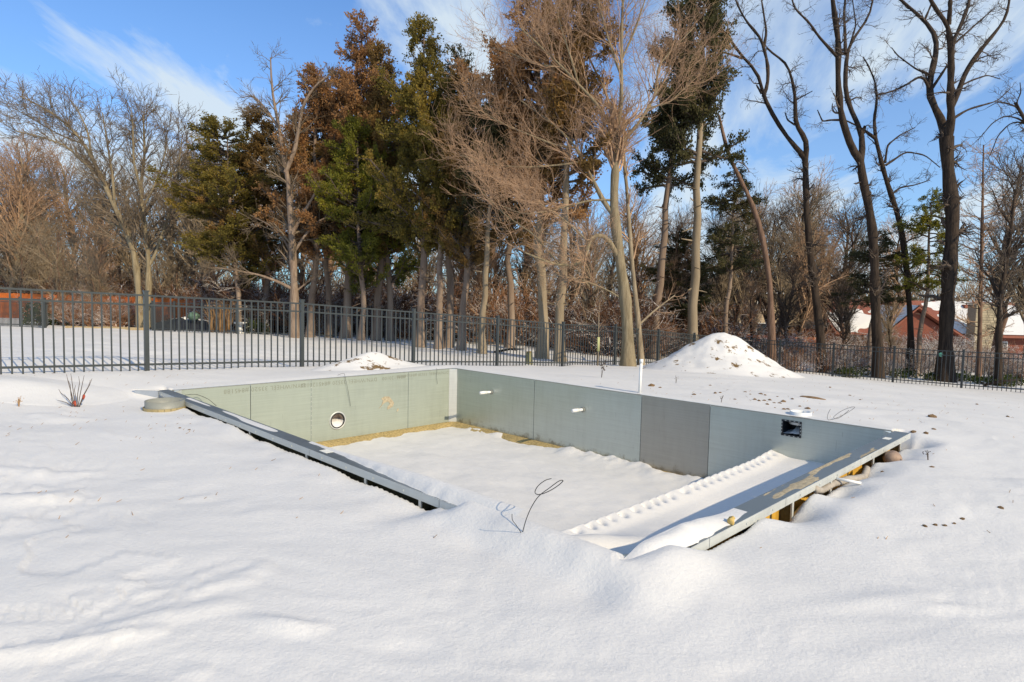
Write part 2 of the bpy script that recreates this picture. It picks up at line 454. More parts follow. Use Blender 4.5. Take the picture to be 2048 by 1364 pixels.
def base_z(x, y):
    sh = x.shape; x = x.ravel(); y = y.ravel()
    z = np.empty_like(x)
    for i in range(0, len(x), 40000):
        a, b = x[i:i + 40000], y[i:i + 40000]
        r2 = (a[:, None] - CT[None, :, 0]) ** 2 + (b[:, None] - CT[None, :, 1]) ** 2
        z[i:i + 40000] = _tps(r2) @ _w[:_n] + _w[_n] + a * _w[_n + 1] + b * _w[_n + 2]
    r = np.hypot(x - CAM[0], y - CAM[1])
    k = sm(60, 110, r)
    z = z * (1 - k) + (-2.4) * k
    return z.reshape(sh)
def ground_z(x, y, detail=True):
    x = np.asarray(x, float); y = np.asarray(y, float)
    z = base_z(x, y)
    r = np.hypot(x - CAM[0], y - CAM[1])
    ox = np.maximum(np.maximum(-x, x - L), 0); oy = np.maximum(np.maximum(-Wd - y, y), 0)
    d = np.hypot(ox, oy)
    inyard = sm(-2.6, -1.6, x) * (1 - sm(18.8, 19.8, y))
    if detail:
        u = x * .62 + y * .78; v = -x * .78 + y * .62      # along / across the wind
        wx = fbm(x * .5, y * .5, 5, 3); wy = fbm(x * .5 + 9, y * .5, 8, 3)
        n = fbm(u * .35, v * .6, 1, 3) * .036
        n += fbm(u * .8 + wx, v * 1.9 + wy, 20, 4) * .016
        q = fbm(u * .55 + 1.3 * wx, v * .95 + 1.3 * wy, 33, 3)
        fr = q * 8 - np.floor(q * 8)
        terr = (np.floor(q * 8) + sm(.0, .07, fr)) / 8 - q
        msk = sm(-.16, .14, fbm(x * .33 + 4, y * .33, 44, 2)) * sm(1.2, 2.5, d) 
        n += terr * .15 * msk * (1 - sm(9, 16, r))
        n += np.maximum(0, fbm(u * 1.5 + 2 * wx, v * 2.6 + 2 * wy, 51, 3) - .22) * .10 * sm(.8, 1.6, d) * (1 - sm(8, 14, r))
        n += (np.abs(fbm(u * 1.9 + 2 * wx, v * 4.5 + 2 * wy, 71, 3)) - .15) * -.014 * (1 - sm(6, 12, r))
        amp = inyard * sm(.05, .9, d) + (1 - inyard) * .8
        n += (1 - inyard) * (fbm(x * 1.1, y * 1.1, 66, 3) * .07) * (1 - sm(38, 50, r))
        z = z + n * amp    # ---- shape against the pool
    nx = fbm(x * 1.6, y * 1.6, 61, 3)
    # far walls: snow comes flush with the top
    for dd, on in ((-x, (x < 0) * sm(-Wd - .5, -Wd - .1, y) * (1 - sm(.1, .5, y))), (y, (y > 0) * sm(-.5, -.1, x) * (1 - sm(L + .1, L + .5, x)))):
        k = np.exp(-(np.maximum(dd, 0) / .35) ** 2) * on
        z = z * (1 - k) + (.012 + .02 * sm(.0, .2, dd) + .03 * nx * sm(0, .3, dd)) * k
    # left-hand near wall (y = -Wd): flange stands clear at the far half, buried near the front corner
    on = (y < -Wd) * (1 - sm(L + .0, L + .55, x))
    dd = -Wd - y
    bur = sm(6.75, 7.15, x + .25 * nx)
    e1 = -.085 - .03 * sm(2.2, .6, x) + .05 * nx
    p1 = np.where(dd < .19, e1 - (.19 - dd) * 1.5, e1 - .015 * sm(.19, .5, dd))
    p2 = .012 + .048 * sm(0, .1, dd) - .115 * sm(.14, .46, dd) + .05 * nx * sm(.05, .2, dd)
    pr = p1 * (1 - bur) + p2 * bur
    k = np.where(dd < .2, 1.0, np.exp(-(np.maximum(dd - .2, 0) / .45) ** 2)) * on * sm(-.5, .1, x)
    z = z * (1 - k) + pr * k
    # right-hand near wall (x = L): wind-scoured hollow under the flange, buried at the front corner
    on = (x > L)
    dd = x - L
    bur = 1 - sm(-5.42, -5.08, y + .14 * nx)
    scour = .045 + .075 * np.clip(np.sin((y + .25) * 2 * PI / .96) * .5 + .5, 0, 1) + .12 * nx
    scour = scour * sm(-4.8, -4.0, y)
    e1 = -.06 - scour
    p1 = np.where(dd < .19, e1 - (.19 - dd) * 1.3, e1 * (1 - sm(.19, .6, dd)) + (-.055 + .04 * nx) * sm(.19, .6, dd))
    p2 = .012 + .032 * sm(0, .1, dd) - .09 * sm(.14, .55, dd) + .04 * nx * sm(.05, .2, dd)
    pr = p1 * (1 - bur) + p2 * bur
    k = np.where(dd < .2, 1.0, np.exp(-(np.maximum(dd - .2, 0) / .55) ** 2)) * on * (1 - sm(.0, .5, y)) * sm(-Wd - .6, -Wd - .1, y)
    k = k * (1 - (1 - sm(0, .35, dd)) * sm(0, .22, -Wd - y))
    z = z * (1 - k) + pr * k
    return z
def gz(x, y):
    return float(ground_z(np.array([x]), np.array([y]))[0])
def gp(px, py):
    """where the line of sight through a pixel meets the snow"""
    r = ray(px, py); t = np.linspace(1.0, 70, 1400)
    X = CAM[0] + r[0] * t; Y = CAM[1] + r[1] * t; Z = CAM[2] + r[2] * t
    g = base_z(X, Y); h = np.where(Z < g)[0]
    i = h[0] if len(h) else len(t) - 1
    return np.array([X[i], Y[i], gz(X[i], Y[i])])
def gd(px, d):
    p = at(px, 640, d)
    return np.array([p[0], p[1], gz(p[0], p[1])])

# ground sheet: rings round the camera's foot, finest near it
fw = math.atan2(AF[1], AF[0])
a1 = np.linspace(-math.radians(47), math.radians(47), 600)
a2 = np.linspace(math.radians(47), 2 * PI - math.radians(47), 44)[1:-1]
ang = fw + np.concatenate([a1, a2])
rad = np.concatenate([0.45 * (200 ** np.linspace(0, 1, 450)), [100, 115, 140, 180, 250, 400, 700, 1200, 1900]])
NA, NR = len(ang), len(rad)
RR, AA = np.meshgrid(rad, ang, indexing='ij')
X = CAM[0] + RR * np.cos(AA); Y = CAM[1] + RR * np.sin(AA)
x0, x1, y0, y1 = -.012, L + .012, -Wd - .012, .012
ins = (X > x0) & (X < x1) & (Y > y0) & (Y < y1)
idx = np.arange(NR * NA).reshape(NR, NA)
Aq = idx[:-1, :]; Bq = np.roll(Aq, -1, 1); Dq = idx[1:, :]; Cq = np.roll(Dq, -1, 1)
quads = np.stack([Aq, Dq, Cq, Bq], -1).reshape(-1, 4)
inf = ins.ravel()[quads].all(1)
quads = quads[~inf]
dl, dr, db, dt = X - x0, x1 - X, Y - y0, y1 - Y
m4 = np.stack([dl, dr, db, dt]).argmin(0)
X = np.where(ins & (m4 == 0), x0, np.where(ins & (m4 == 1), x1, X))
Y = np.where(ins & (m4 == 2), y0, np.where(ins & (m4 == 3), y1, Y))
Z = ground_z(X, Y)
V = np.stack([X, Y, Z], -1).reshape(-1, 3)
ctr = len(V)
V = np.concatenate([V, [[CAM[0], CAM[1], gz(CAM[0], CAM[1])]]])
tri = np.stack([np.full(NA, ctr), idx[0], np.roll(idx[0], -1)], 1)
me = mesh_np('snow_ground', V, [quads, tri], True)
g = link('snow_ground', me, snow_m); tag(g, 'wind-rippled snow covering the yard and the woods floor', kind='structure')

def sheet(name, fx, nx_, ny_, mat, parent=None):
    U, Vv = np.meshgrid(np.linspace(0, 1, nx_), np.linspace(0, 1, ny_), indexing='ij')
    P = np.stack(fx(U, Vv), -1).reshape(-1, 3)
    I = np.arange(nx_ * ny_).reshape(nx_, ny_)
    q = np.stack([I[:-1, :-1], I[1:, :-1], I[1:, 1:], I[:-1, 1:]], -1).reshape(-1, 4)
    return link(name, mesh_np(name, P, [q], True), mat, parent)

# pool floor: sand bed and the snow that has blown over it
XS = 7.03
def sand_f(u, v):
    x = u * XS; y = -Wd * v
    n = fbm(x * 3, y * 3, 71, 4)
    e = np.minimum(x, np.minimum(-y, 9))
    z = -1.175 - .15 * sm(0, .55, e) + .05 * n * sm(0, .1, e)
    return x, y, z
o = sheet('sand_bed', sand_f, 140, 120, sand_m); tag(o, 'yellow sand bed under the pool walls', kind='structure')
def floor_f(u, v):
    x = u * XS; y = -Wd * v
    n = fbm(x * .9, y * 1.7, 81, 4); n2 = fbm(x * 3.2, y * 3.2, 85, 3)
    z = -1.236 + .034 * n + .008 * n2
    z = z - .10 * (1 - sm(.0, .22, x + .25 + .13 * n2 + .08 * n))
    eb = -y
    z = z + .075 * np.exp(-(eb / .35) ** 2) * sm(2.2, 3.5, x) + .06 * np.maximum(0, n2 + .1) * np.exp(-(eb / .3) ** 2)
    z = z - .08 * (1 - sm(-.02, .09, eb + .14 * n2)) 
    z = z + .30 * np.exp(-((x - XS) / .7) ** 2) * .35
    return x, y, z
o = sheet('pool_floor_snow', floor_f, 200, 170, snow_m); tag(o, 'snow lying over the pool floor', kind='structure')

# ------------------------------------------------------------------ the pool
pool = empty('swimming_pool', (0, 0, 0), 'unfinished rectangular swimming pool with galvanised steel walls half full of snow', 'swimming pool')
TH = .008
def panel(side, a, b, mat, hole=None):
    """one wall sheet between a and b along its side, with folded edges at the back"""
    m = MB(); gp_ = .005
    a2_, b2_ = a + gp_, b - gp_
    def put(s0, s1, t0, t1, z0, z1):
        if side == 'ab': m.box(-t1, -t0, -s1, -s0, z0, z1)
        elif side == 'bc': m.box(s0, s1, t0, t1, z0, z1)
        elif side == 'ad': m.box(s0, s1, -Wd - t1, -Wd - t0, z0, z1)
        else: m.box(L + t0, L + t1, -s1, -s0, z0, z1)
    if hole:
        h0, h1, z0, z1 = hole
        put(a2_, h0, 0, TH, -HW, -.004); put(h1, b2_, 0, TH, -HW, -.004)
        put(h0, h1, 0, TH, z1, -.004); put(h0, h1, 0, TH, -HW, z0)
    else:
        put(a2_, b2_, 0, TH, -HW, -.004)
    put(a2_, a2_ + .006, TH, .05, -HW, -.02); put(b2_ - .006, b2_, TH, .05, -HW, -.02)
    return m.build('wall_panel', mat, pool)
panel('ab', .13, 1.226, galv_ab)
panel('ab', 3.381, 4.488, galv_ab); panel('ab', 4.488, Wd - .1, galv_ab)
# the panel with the round light opening: a disc-holed sheet
def holed_panel(a, b, yc, zc, r):
    bm = bmesh.new(); n = 40
    ring = [bm.verts.new((0, -yc + r * math.cos(i * 2 * PI / n), zc + r * math.sin(i * 2 * PI / n))) for i in range(n)]
    outer = []
    for i in range(n):
        c, s_ = math.cos(i * 2 * PI / n), math.sin(i * 2 * PI / n)
        ya, yb = -(b - .005) + yc, -(a + .005) + yc; za, zb = -HW - zc, -.004 - zc
        t = min((yb / c if c > 1e-6 else 1e9), (ya / c if c < -1e-6 else 1e9), (zb / s_ if s_ > 1e-6 else 1e9), (za / s_ if s_ < -1e-6 else 1e9))
        outer.append(bm.verts.new((0, -yc + t * c, zc + t * s_)))
    for i in range(n):
        j = (i + 1) % n
        bm.faces.new((ring[i], outer[i], outer[j], ring[j]))
    # square corners
    for (yy, zz_) in ((-(b - .005), -HW), (-(b - .005), -.004), (-(a + .005), -HW), (-(a + .005), -.004)):
        cv = bm.verts.new((0, yy, zz_))
        best = None
        for i in range(n):
            j = (i + 1) % n
            p, q = outer[i].co, outer[j].co
            on1 = (abs(p.y - yy) < 1e-5 and abs(q.z - zz_) < 1e-5) or (abs(q.y - yy) < 1e-5 and abs(p.z - zz_) < 1e-5)
            if on1: best = (outer[i], outer[j])
        if best: bm.faces.new((best[0], cv, best[1]))
    bmesh.ops.recalc_face_normals(bm, faces=bm.faces)
    ex = bmesh.ops.extrude_face_region(bm, geom=bm.faces[:])
    for v in [e for e in ex['geom'] if isinstance(e, bmesh.types.BMVert)]: v.co.x -= TH
    bmesh.ops.recalc_face_normals(bm, faces=bm.faces)
    me = bpy.data.meshes.new('wall_panel'); bm.to_mesh(me); bm.free()
    return link('wall_panel', me, galv_ab, pool)
holed_panel(1.226, 3.385, 2.847, -.82, .155)
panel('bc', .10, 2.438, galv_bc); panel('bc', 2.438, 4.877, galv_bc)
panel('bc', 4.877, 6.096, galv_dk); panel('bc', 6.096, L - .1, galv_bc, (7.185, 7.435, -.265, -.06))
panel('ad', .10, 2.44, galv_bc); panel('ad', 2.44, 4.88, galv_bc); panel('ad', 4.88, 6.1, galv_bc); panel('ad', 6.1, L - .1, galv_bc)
panel('dc', .10, 1.9, galv_bc); panel('dc', 1.9, 3.8, galv_bc); panel('dc', 3.8, Wd - .1, galv_bc)
for (xx, yy, sx, sy) in ((0, 0, 1, -1), (L, 0, -1, -1), (0, -Wd, 1, 1), (L, -Wd, -1, 1)):
    m = MB()
    a = (xx + sx * -.008, yy + sy * .135); b = (xx + sx * .105, yy - sy * .008)
    i1 = (xx + sx * .004, yy + sy * .14); i2 = (xx + sx * .11, yy + sy * .004)
    V8 = []
    for z in (-HW + .0, -.004):
        V8 += [(a[0], a[1], z), (b[0], b[1], z), (i2[0], i2[1], z), (i1[0], i1[1], z)]
    m.hexa(V8)
    m.build('corner_post', galv_lt, pool)
# a line of rivet heads down the left panel
m = MB()
for k in range(11):
    z = -.14 - .088 * k
    m.box(0, .004, -3.385, -3.373, z - .006, z + .006)
m.build('rivet_row', galv_lt, pool)['kind'] = 'stuff'
FLW = .17
def flange(side, a, b):
    m = MB(); t = MB()
    def put(mm, s0, s1, t0, t1, z0, z1):
        if side == 'ab': mm.box(-t1, -t0, -s1, -s0, z0, z1)
        elif side == 'bc': mm.box(s0, s1, t0, t1, z0, z1)
        elif side == 'ad': mm.box(s0, s1, -Wd - t1, -Wd - t0, z0, z1)
        else: mm.box(L + t0, L + t1, -s1, -s0, z0, z1)
    put(m, a + .003, b - .003, -.004, FLW - .004, -.003, .002)
    fl = m.build('top_flange', galv_fl, pool)
    put(t, a + .003, b - .003, FLW - .0035, FLW + .001, -.062, .004)
    for k in range(int((b - a) / .45)):
        s_ = a + .25 + .45 * k
        put(t, s_ - .008, s_ + .008, FLW + .0012, FLW + .006, -.04, -.024)
    t.build('flange_lip', galv_lt, fl)
for sd, cuts in (('ad', (-.15, 2.44, 4.88, 6.95, L + .17)), ('dc', (-.05, 1.9, 3.8, 5.05, Wd + .15))):
    for i in range(len(cuts) - 1): flange(sd, cuts[i], cuts[i + 1])
for sd, cuts in (('ab', (0, 1.226, 4.488, Wd - .01)), ('bc', (0, 2.438, 4.877, 6.096, L - .01))):
    for i in range(len(cuts) - 1):
        m = MB()
        if sd == 'ab': m.box(-.03, .006, -cuts[i + 1] + .003, -cuts[i] - .003, -.003, .006)
        else: m.box(cuts[i] + .003, cuts[i + 1] - .003, -.006, .03, -.003, .006)
        m.build('top_edge', galv_dk, pool)
# yellow back of the sheets and the stiffening fins, seen under the flange
for a, b in ((.1, 1.88), (1.92, 3.78), (3.82, 5.6)):
    m = MB(); m.box(L + .052, L + .058, -b, -a, -.75, -.006); m.build('back_sheet', yellow_m, pool)
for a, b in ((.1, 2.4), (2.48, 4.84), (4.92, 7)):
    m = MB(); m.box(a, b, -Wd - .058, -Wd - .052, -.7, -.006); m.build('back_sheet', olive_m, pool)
for yy in (-.35, -.95, -1.42, -2.72, -3.62, -4.3):
    m = MB()
    m.box(L + .06, L + .150, yy - .004, yy + .004, -.6, -.006)
    f = m.build('brace', olive_m, pool)
    m = MB(); m.box(L + .150, L + .164, yy - .022, yy + .012, -.6, -.064); m.build('brace_edge', galv_lt, f)
for xx in (.42, .95, 2.4, 3.4, 4.8, 5.9, 6.7):
    m = MB()
    m.box(xx - .004, xx + .004, -Wd - .150, -Wd - .06, -.6, -.006)
    f = m.build('brace', olive_m, pool)
    m = MB(); m.box(xx - .02, xx + .012, -Wd - .164, -Wd - .150, -.6, -.064); m.build('brace_edge', galv_lt, f)
# printed lettering (upside down, as the sheets were mounted)
def print_text(body, y_right, z_top, size, mat=ink_m):
    c = bpy.data.curves.new('printed_lettering', 'FONT'); c.body = body; c.size = size; c.space_character = 1.12
    c.align_x = 'LEFT'; c.extrude = 0.0006; c.resolution_u = 2
    o = bpy.data.objects.new('printed_lettering', c); COL.objects.link(o)
    dg = bpy.context.evaluated_depsgraph_get(); dg.update()
    me = bpy.data.meshes.new_from_object(o.evaluated_get(dg)); bpy.data.objects.remove(o)
    o = link('printed_lettering', me, mat)
    # local x runs towards -y, local y downwards: rotated half a turn on the wall that faces +x
    o.matrix_world = Matrix(((0, 0, 1, .0016), (-1, 0, 0, y_right), (0, -1, 0, z_top), (0, 0, 0, 1)))
    o.parent = pool
    return o
print_text('DYN/WHEEL 33520 #845188', -3.50, -.055, .105)
print_text('DYN/WHEEL 33520 #845120100', -1.98, -.06, .105)
print_text('#845120100', -1.30, -.06, .10)
print_text('DYN/WHEEL 33520 #845240008', -.16, -.045, .088)
# dried mud splash
rng = np.random.default_rng(4)
def splat(pts, x, mat, name):
    bm = bmesh.new()
    vs = [bm.verts.new((x, p[0], p[1])) for p in pts]
    f = bm.faces.new(vs)
    r = bmesh.ops.extrude_face_region(bm, geom=[f])
    for v in r['geom']:
        if isinstance(v, bmesh.types.BMVert): v.co.x += .005
    bmesh.ops.triangulate(bm, faces=bm.faces[:]); bmesh.ops.recalc_face_normals(bm, faces=bm.faces)
    me = bpy.data.meshes.new(name); bm.to_mesh(me); bm.free()
    return link(name, me, mat, pool)
sp = [(757, 817), (763, 810), (766, 801), (762, 797), (769, 793), (778, 793), (784, 800), (788, 806), (785, 813), (779, 817), (774, 819), (775, 813), (780, 808), (776, 803), (770, 805), (765, 809), (761, 814)]
splat([(onplane(a, b, 0, 0)[1], onplane(a, b, 0, 0)[2]) for a, b in sp], .001, mud_m, 'mud_splash')
splat([(onplane(a, b, 0, 0)[1], onplane(a, b, 0, 0)[2]) for a, b in ((794, 819), (796, 816), (797, 820), (793, 824))], .001, mud_m, 'mud_splash')
# round light niche with snow inside
nq = 36
def ring_mesh(r0, r1, x0_, x1_, yc, zc, n=nq):
    m = MB(); V = []; F = []
    for i in range(n):
        c, s_ = math.cos(i * 2 * PI / n), math.sin(i * 2 * PI / n)
        for (r, x) in ((r0, x0_), (r0, x1_), (r1, x1_), (r1, x0_)):
            V.append((x, yc + r * c, zc + r * s_))
    for i in range(n):
        j = (i + 1) % n
        for k in range(4):
            l = (k + 1) % 4
            F.append((i * 4 + k, i * 4 + l, j * 4 + l, j * 4 + k))
    m.add(V, F); return m
yc, zc = -2.847, -.82
ni = ring_mesh(.148, .173, -.01, .012, yc, zc).build('light_niche', galv_lt, pool, True)
ring_mesh(.128, .149, -.02, .014, yc, zc).build('gasket', dark_m, ni, True)
m = MB(); n = 24
V = []; F = []
for (x, r) in ((.0, .137), (-.16, .13), (-.20, .09), (-.205, .001)):
    V += [(x, yc + r * math.cos(i * 2 * PI / n), zc + r * math.sin(i * 2 * PI / n)) for i in range(n)]
for k in range(3):
    F += [(k * n + i, k * n + (i + 1) % n, (k + 1) * n + (i + 1) % n, (k + 1) * n + i) for i in range(n)]
m.add(V, F); m.build('niche_can', plain('brown_grey_can', (0.36, 0.29, 0.25), 0.4, 0.3, 0.2, 8, 0.05), ni, True)
def nsnow(u, v):
    y = yc + (u - .5) * .262; xx = -.19 * v + .0
    hw = np.sqrt(np.maximum(.131 ** 2 - (y - yc) ** 2, 0))
    z = zc + np.minimum(-hw + 1e-3 + (hw * 1.05) * (1 - 1.0 * np.exp(-v * 3)) + .0, .01 + .3 * (y - yc))
    return xx + 0 * y, y, z + .008 * fbm(y * 30, v * 6, 3, 2)
sheet('niche_snow', nsnow, 24, 16, snow_m, ni)
# water return pipes through the far wall
for (xx, zz_, ln) in ((1.22, -.38, .27), (3.65, -.41, .24)):
    m = MB()
    m.tube([(xx, .02, zz_), (xx - .03, -ln * .45, zz_ - .002)], [.026, .026], 12); m.tube([(xx - .03, -ln * .42, zz_ - .002), (xx - .055, -ln, zz_ - .004)], [.033, .033], 12)
    p = m.build('return_pipe', pvc_m, pool, True)
    m = MB(); m.tube([(xx, .0, zz_), (xx - .003, -.022, zz_)], [.047, .047], 14); m.build('pipe_collar', greyp_m, p, True)
# skimmer mouth
m = MB()
x0s, x1s, z0s, z1s = 7.185, 7.435, -.265, -.06
for (a, b, c, d) in ((x0s - .010, x0s + .012, z0s - .010, z1s + .010), (x1s - .012, x1s + .010, z0s - .010, z1s + .010)):
    m.box(a, b, -.010, .004, c, d)
for (c, d) in ((z0s - .010, z0s + .012), (z1s - .012, z1s + .010)):
    m.box(x0s + .0121, x1s - .0121, -.0098, .004, c, d)
sk = m.build('skimmer_mouth', dark_m, pool)
m = MB()
for k in range(4):
    for z in (z0s - .002, z1s + .002): m.box(x0s + .035 + .06 * k, x0s + .055 + .06 * k, -.0125, -.0101, z - .004, z + .004)
for k in range(4):
    for x in (x0s - .002, x1s + .002): m.box(x - .004, x + .004, -.0125, -.0101, z0s + .03 + .045 * k, z0s + .048 + .045 * k)
m.build('screw_row', galv_lt, sk)['kind'] = 'stuff'
m = MB()
m.box(x0s, x0s + .006, .012, .30, z0s, z1s); m.box(x1s - .006, x1s, .012, .30, z0s, z1s); m.box(x0s, x1s, .30, .306, z0s, z1s)
m.box(x0s + .006, x1s - .006, .012, .30, z0s, z0s + .006); m.box(x0s + .006, x1s - .006, .012, .30, z1s - .006, z1s)
m.build('skimmer_throat', dark_m, sk)
def sksnow(u, v):
    x = x0s + .012 + u * .226; y = .015 + v * .27
    z = z0s + .02 + .02 * u + .10 * v * np.clip(u * 1.3, .2, 1) + .05 * np.exp(-((u - .5) / .12) ** 2) * v + .006 * fbm(u * 9, v * 9, 2, 2)
    return x, y, np.minimum(z, z1s - .02)
sheet('skimmer_snow', sksnow, 18, 14, snow_m, sk)
# long step along the right-hand wall: steel riser, rim and the snow on it
m = MB(); m.box(XS - .006, XS, -Wd + .004, -.004, -1.34, -.585); m.box(XS - .006, XS + .05, -Wd + .004, -.004, -.583, -.578)
m.build('step_riser', galv_lt, pool)
def step_f(u, v):
    x = XS + .004 + u * (L - XS - .012); y = -Wd + .006 + v * (Wd - .012)
    X_ = x - XS
    n = fbm(x * 1.2, y * 1.2, 91, 3)
    z = -.575 - .045 * sm(.0, .30, X_) + .03 * n * sm(.2, .6, X_)
    ph = y / .19 + .9 * vnoise(y * 2.1, y * 0, 7)
    pk = .55 + .9 * (vnoise(np.floor(ph) * 1.7, y * 0 + 3.3, 9) + .5)
    pit = np.exp(-((X_ - .085) / .05) ** 2) * np.exp(-((ph - np.floor(ph) - .5) / .22) ** 2)
    z = z + .035 * sm(.0, .03, X_) * np.exp(-(X_ / .22) ** 2) - .055 * pit * pk
    z = z + .33 * np.exp(-((y + 5.3) / 1.1) ** 2) * np.exp(-((X_ - .62 - .1 * (y + 5)) / .36) ** 2) + .10 * np.exp(-((y + 5.75) / .4) ** 2)
    z = z - .07 * np.exp(-((X_ - .75) / .35) ** 2) * np.exp(-((y + 2.6) / 1.0) ** 2)
    z = z + .045 * np.exp(-(y / .45) ** 2)
    return x, y, z
o = sheet('step_snow', step_f, 110, 420, snow_m); tag(o, 'smooth snow filling the long step inside the right-hand pool wall', kind='structure')
# a little snow lying on the flange
def cap(side, a, b, fn, nseg=120):
    def f(u, v):
        s_ = a + u * (b - a); t = -.0 + v * (FLW - .01)
        h = fn(s_, v)
        z = .0022 + np.maximum(h, -.004)
        if side == 'ad': return s_, -Wd - t, z
        return L + t, -s_, z
    return sheet('flange_snow', f, nseg, 14, snow_m)
o = cap('ad', 4.6, 7.7, lambda s_, v: (.075 * sm(4.75, 7.0, s_) + .012) * np.sin(np.clip(1 - (v / (.25 + .75 * sm(4.8, 7.0, s_) + .12 * vnoise(s_ * 9, s_ * 0, 3))), 0, 1) * PI * .62) - .004)
tag(o, 'roll of snow lying along the left pool flange', kind='structure')
o = cap('dc', 4.35, 5.86, lambda s_, v: (.07 * sm(4.4, 5.2, s_) + .006) * np.sin(np.clip((1 - v) + .25 * vnoise(s_ * 9, s_ * 0, 5), 0, 1) * PI * .6) * sm(.0, .25, .95 - v + .6 * sm(4.5, 5.1, s_)) * (.25 + .75 * sm(5.8, 5.55, s_)) - .004)
tag(o, 'crust of snow lying along the right pool flange', kind='structure')
o = cap('ad', .9, 4.5, lambda s_, v: .016 * np.maximum(0, fbm(s_ * .9, v * .8, 12, 2) + .05) * np.sin(np.clip(v, 0, 1) * PI) - .003, 160)
tag(o, 'thin frost film on the far part of the left pool flange', kind='structure')
# mud film on the right flange
def mudf(u, v):
    s_ = .9 + u * 3.3; t = v * .15 + .006
    h = .010 * (fbm(s_ * 1.9, t * 11, 23, 4) - .10)
    return L + t, -s_, .0022 + np.maximum(h, -.003)
sheet('mud_film', mudf, 160, 16, mud_m, pool)
m = MB(); m.box(L + .03, L + .10, -.62, -.48, .0025, .004); m.build('paper_tag', paper_m, pool)
m = MB(); m.box(4.98, 5.12, -Wd - .12, -Wd - .03, .0025, .004); m.build('paper_tag', paper_m, pool)

# ------------------------------------------------------------------ things round the pool
def blob(name, loc, size, mat, seed, label=None, cat=None, group=None, sub=2, rough=.25, flat=.75, parent=None):
    bm = bmesh.new(); bmesh.ops.create_icosphere(bm, subdivisions=sub, radius=1)
    r = np.random.default_rng(seed); k = r.normal(size=(5, 3)) * 1.7
    for v in bm.verts:
        p = np.array(v.co); s_ = 1 + rough * sum(math.sin(p @ q + i) for i, q in enumerate(k)) / 2.2
        v.co = Vector((p[0] * size[0] * s_, p[1] * size[1] * s_, p[2] * size[2] * s_ * flat))
    me = bpy.data.meshes.new(name); bm.to_mesh(me); bm.free()
    if sub > 1: me.polygons.foreach_set('use_smooth', np.ones(len(me.polygons), bool))
    o = link(name, me, mat, parent, loc)
    return tag(o, label, cat, group)

# upright white pipe
pv = onplane(1279, 786, 1, .10); bz = gz(pv[0], .10)
t = empty('standing_pipe', (pv[0], .10, bz - .05), 'slim upright white plastic pipe standing in snow behind the far pool wall', 'pipe')
m = MB(); m.tube([(0, 0, 0), (.006, .012, .55)], [.024, .024], 14); m.build('pipe_body', pvc_m, t, True)
m = MB(); m.tube([(.006, .012, .55), (.007, .014, .615)], [.031, .031], 14); m.build('end_cap', pvc_m, t, True)
# round skimmer collar
sc_ = onplane(1600, 829, 2, .02)
t = empty('skimmer_collar', (sc_[0], sc_[1] + .02, gz(sc_[0], sc_[1] + .02) - .02), 'round white plastic collar sunk in snow above the square wall opening', 'plastic collar')
def vring(r0, r1, z0, z1, n=32):
    m = MB(); V = []; F = []
    for i in range(n):
        c, s_ = math.cos(i * 2 * PI / n), math.sin(i * 2 * PI / n)
        for (r, z) in ((r0, z0), (r0, z1), (r1, z1), (r1, z0)): V.append((r * c, r * s_, z))
    for i in range(n):
        j = (i + 1) % n
        for k in range(4):
            l = (k + 1) % 4
            F.append((i * 4 + k, i * 4 + l, j * 4 + l, j * 4 + k))
    m.add(V, F); return m
vring(.125, .14, -.12, .06).build('collar_ring', pvc_m, t, True)
vring(.0, .124, .005, .022, 24).build('collar_floor', greyp_m, t)
# half-buried round tub beside the left corner
tp = onplane(330, 812, 2, -.06)
tz = gz(tp[0], tp[1])
t = empty('round_tub', (tp[0], tp[1], tz - .025), 'round grey tub with yellow panelled skirt half buried beside the left pool corner', 'tub')
tr_ = .25
skirt_m = plain('tan_skirt', (0.30, 0.245, 0.13), 0.7, 0, 0.25, 10, 0.1)
vring(tr_ - .012, tr_, -.1, .15, 40).build('tub_ring', greyp_m, t, True)
for k in range(22):
    a = k * 2 * PI / 22; a2_ = (k + .93) * 2 * PI / 22
    m = MB(); V8 = []
    for z in (-.1, .062):
        for (r, q) in ((tr_ + .012, a), (tr_ + .024, a), (tr_ + .024, a2_), (tr_ + .012, a2_)): V8.append((r * math.cos(q), r * math.sin(q), z))
    m.hexa(V8); m.build('skirt_panel', skirt_m, t)
def tubsnow(u, v):
    a = u * 2 * PI; r = v * (tr_ - .014)
    return r * np.cos(a), r * np.sin(a), .04 + .08 * sm(.0, .24, r * np.cos(a - .2)) + .01 * fbm(r * 20 * np.cos(a), r * 20 * np.sin(a), 3, 3)
sheet('tub_snow', tubsnow, 32, 10, snow_m, t)
# board standing behind it
q = onplane(326, 802, 2, -.02)
t = empty('leaning_board', (-.12, -5.98, gz(-.12, -5.98) - .05), 'short bluish board standing in snow behind the round tub', 'board')
m = MB(); m.box(-.25, .12, -.012, .012, 0, .14, rot=.75); m.build('board_face', plain('blue_grey_board', (0.30, 0.34, 0.40), 0.7, 0, 0.1, 6, 0.05), t)
m = MB(); m.box(-.27, .14, -.018, .018, .1405, .156, rot=.75); m.build('board_snow', snow_m, t)
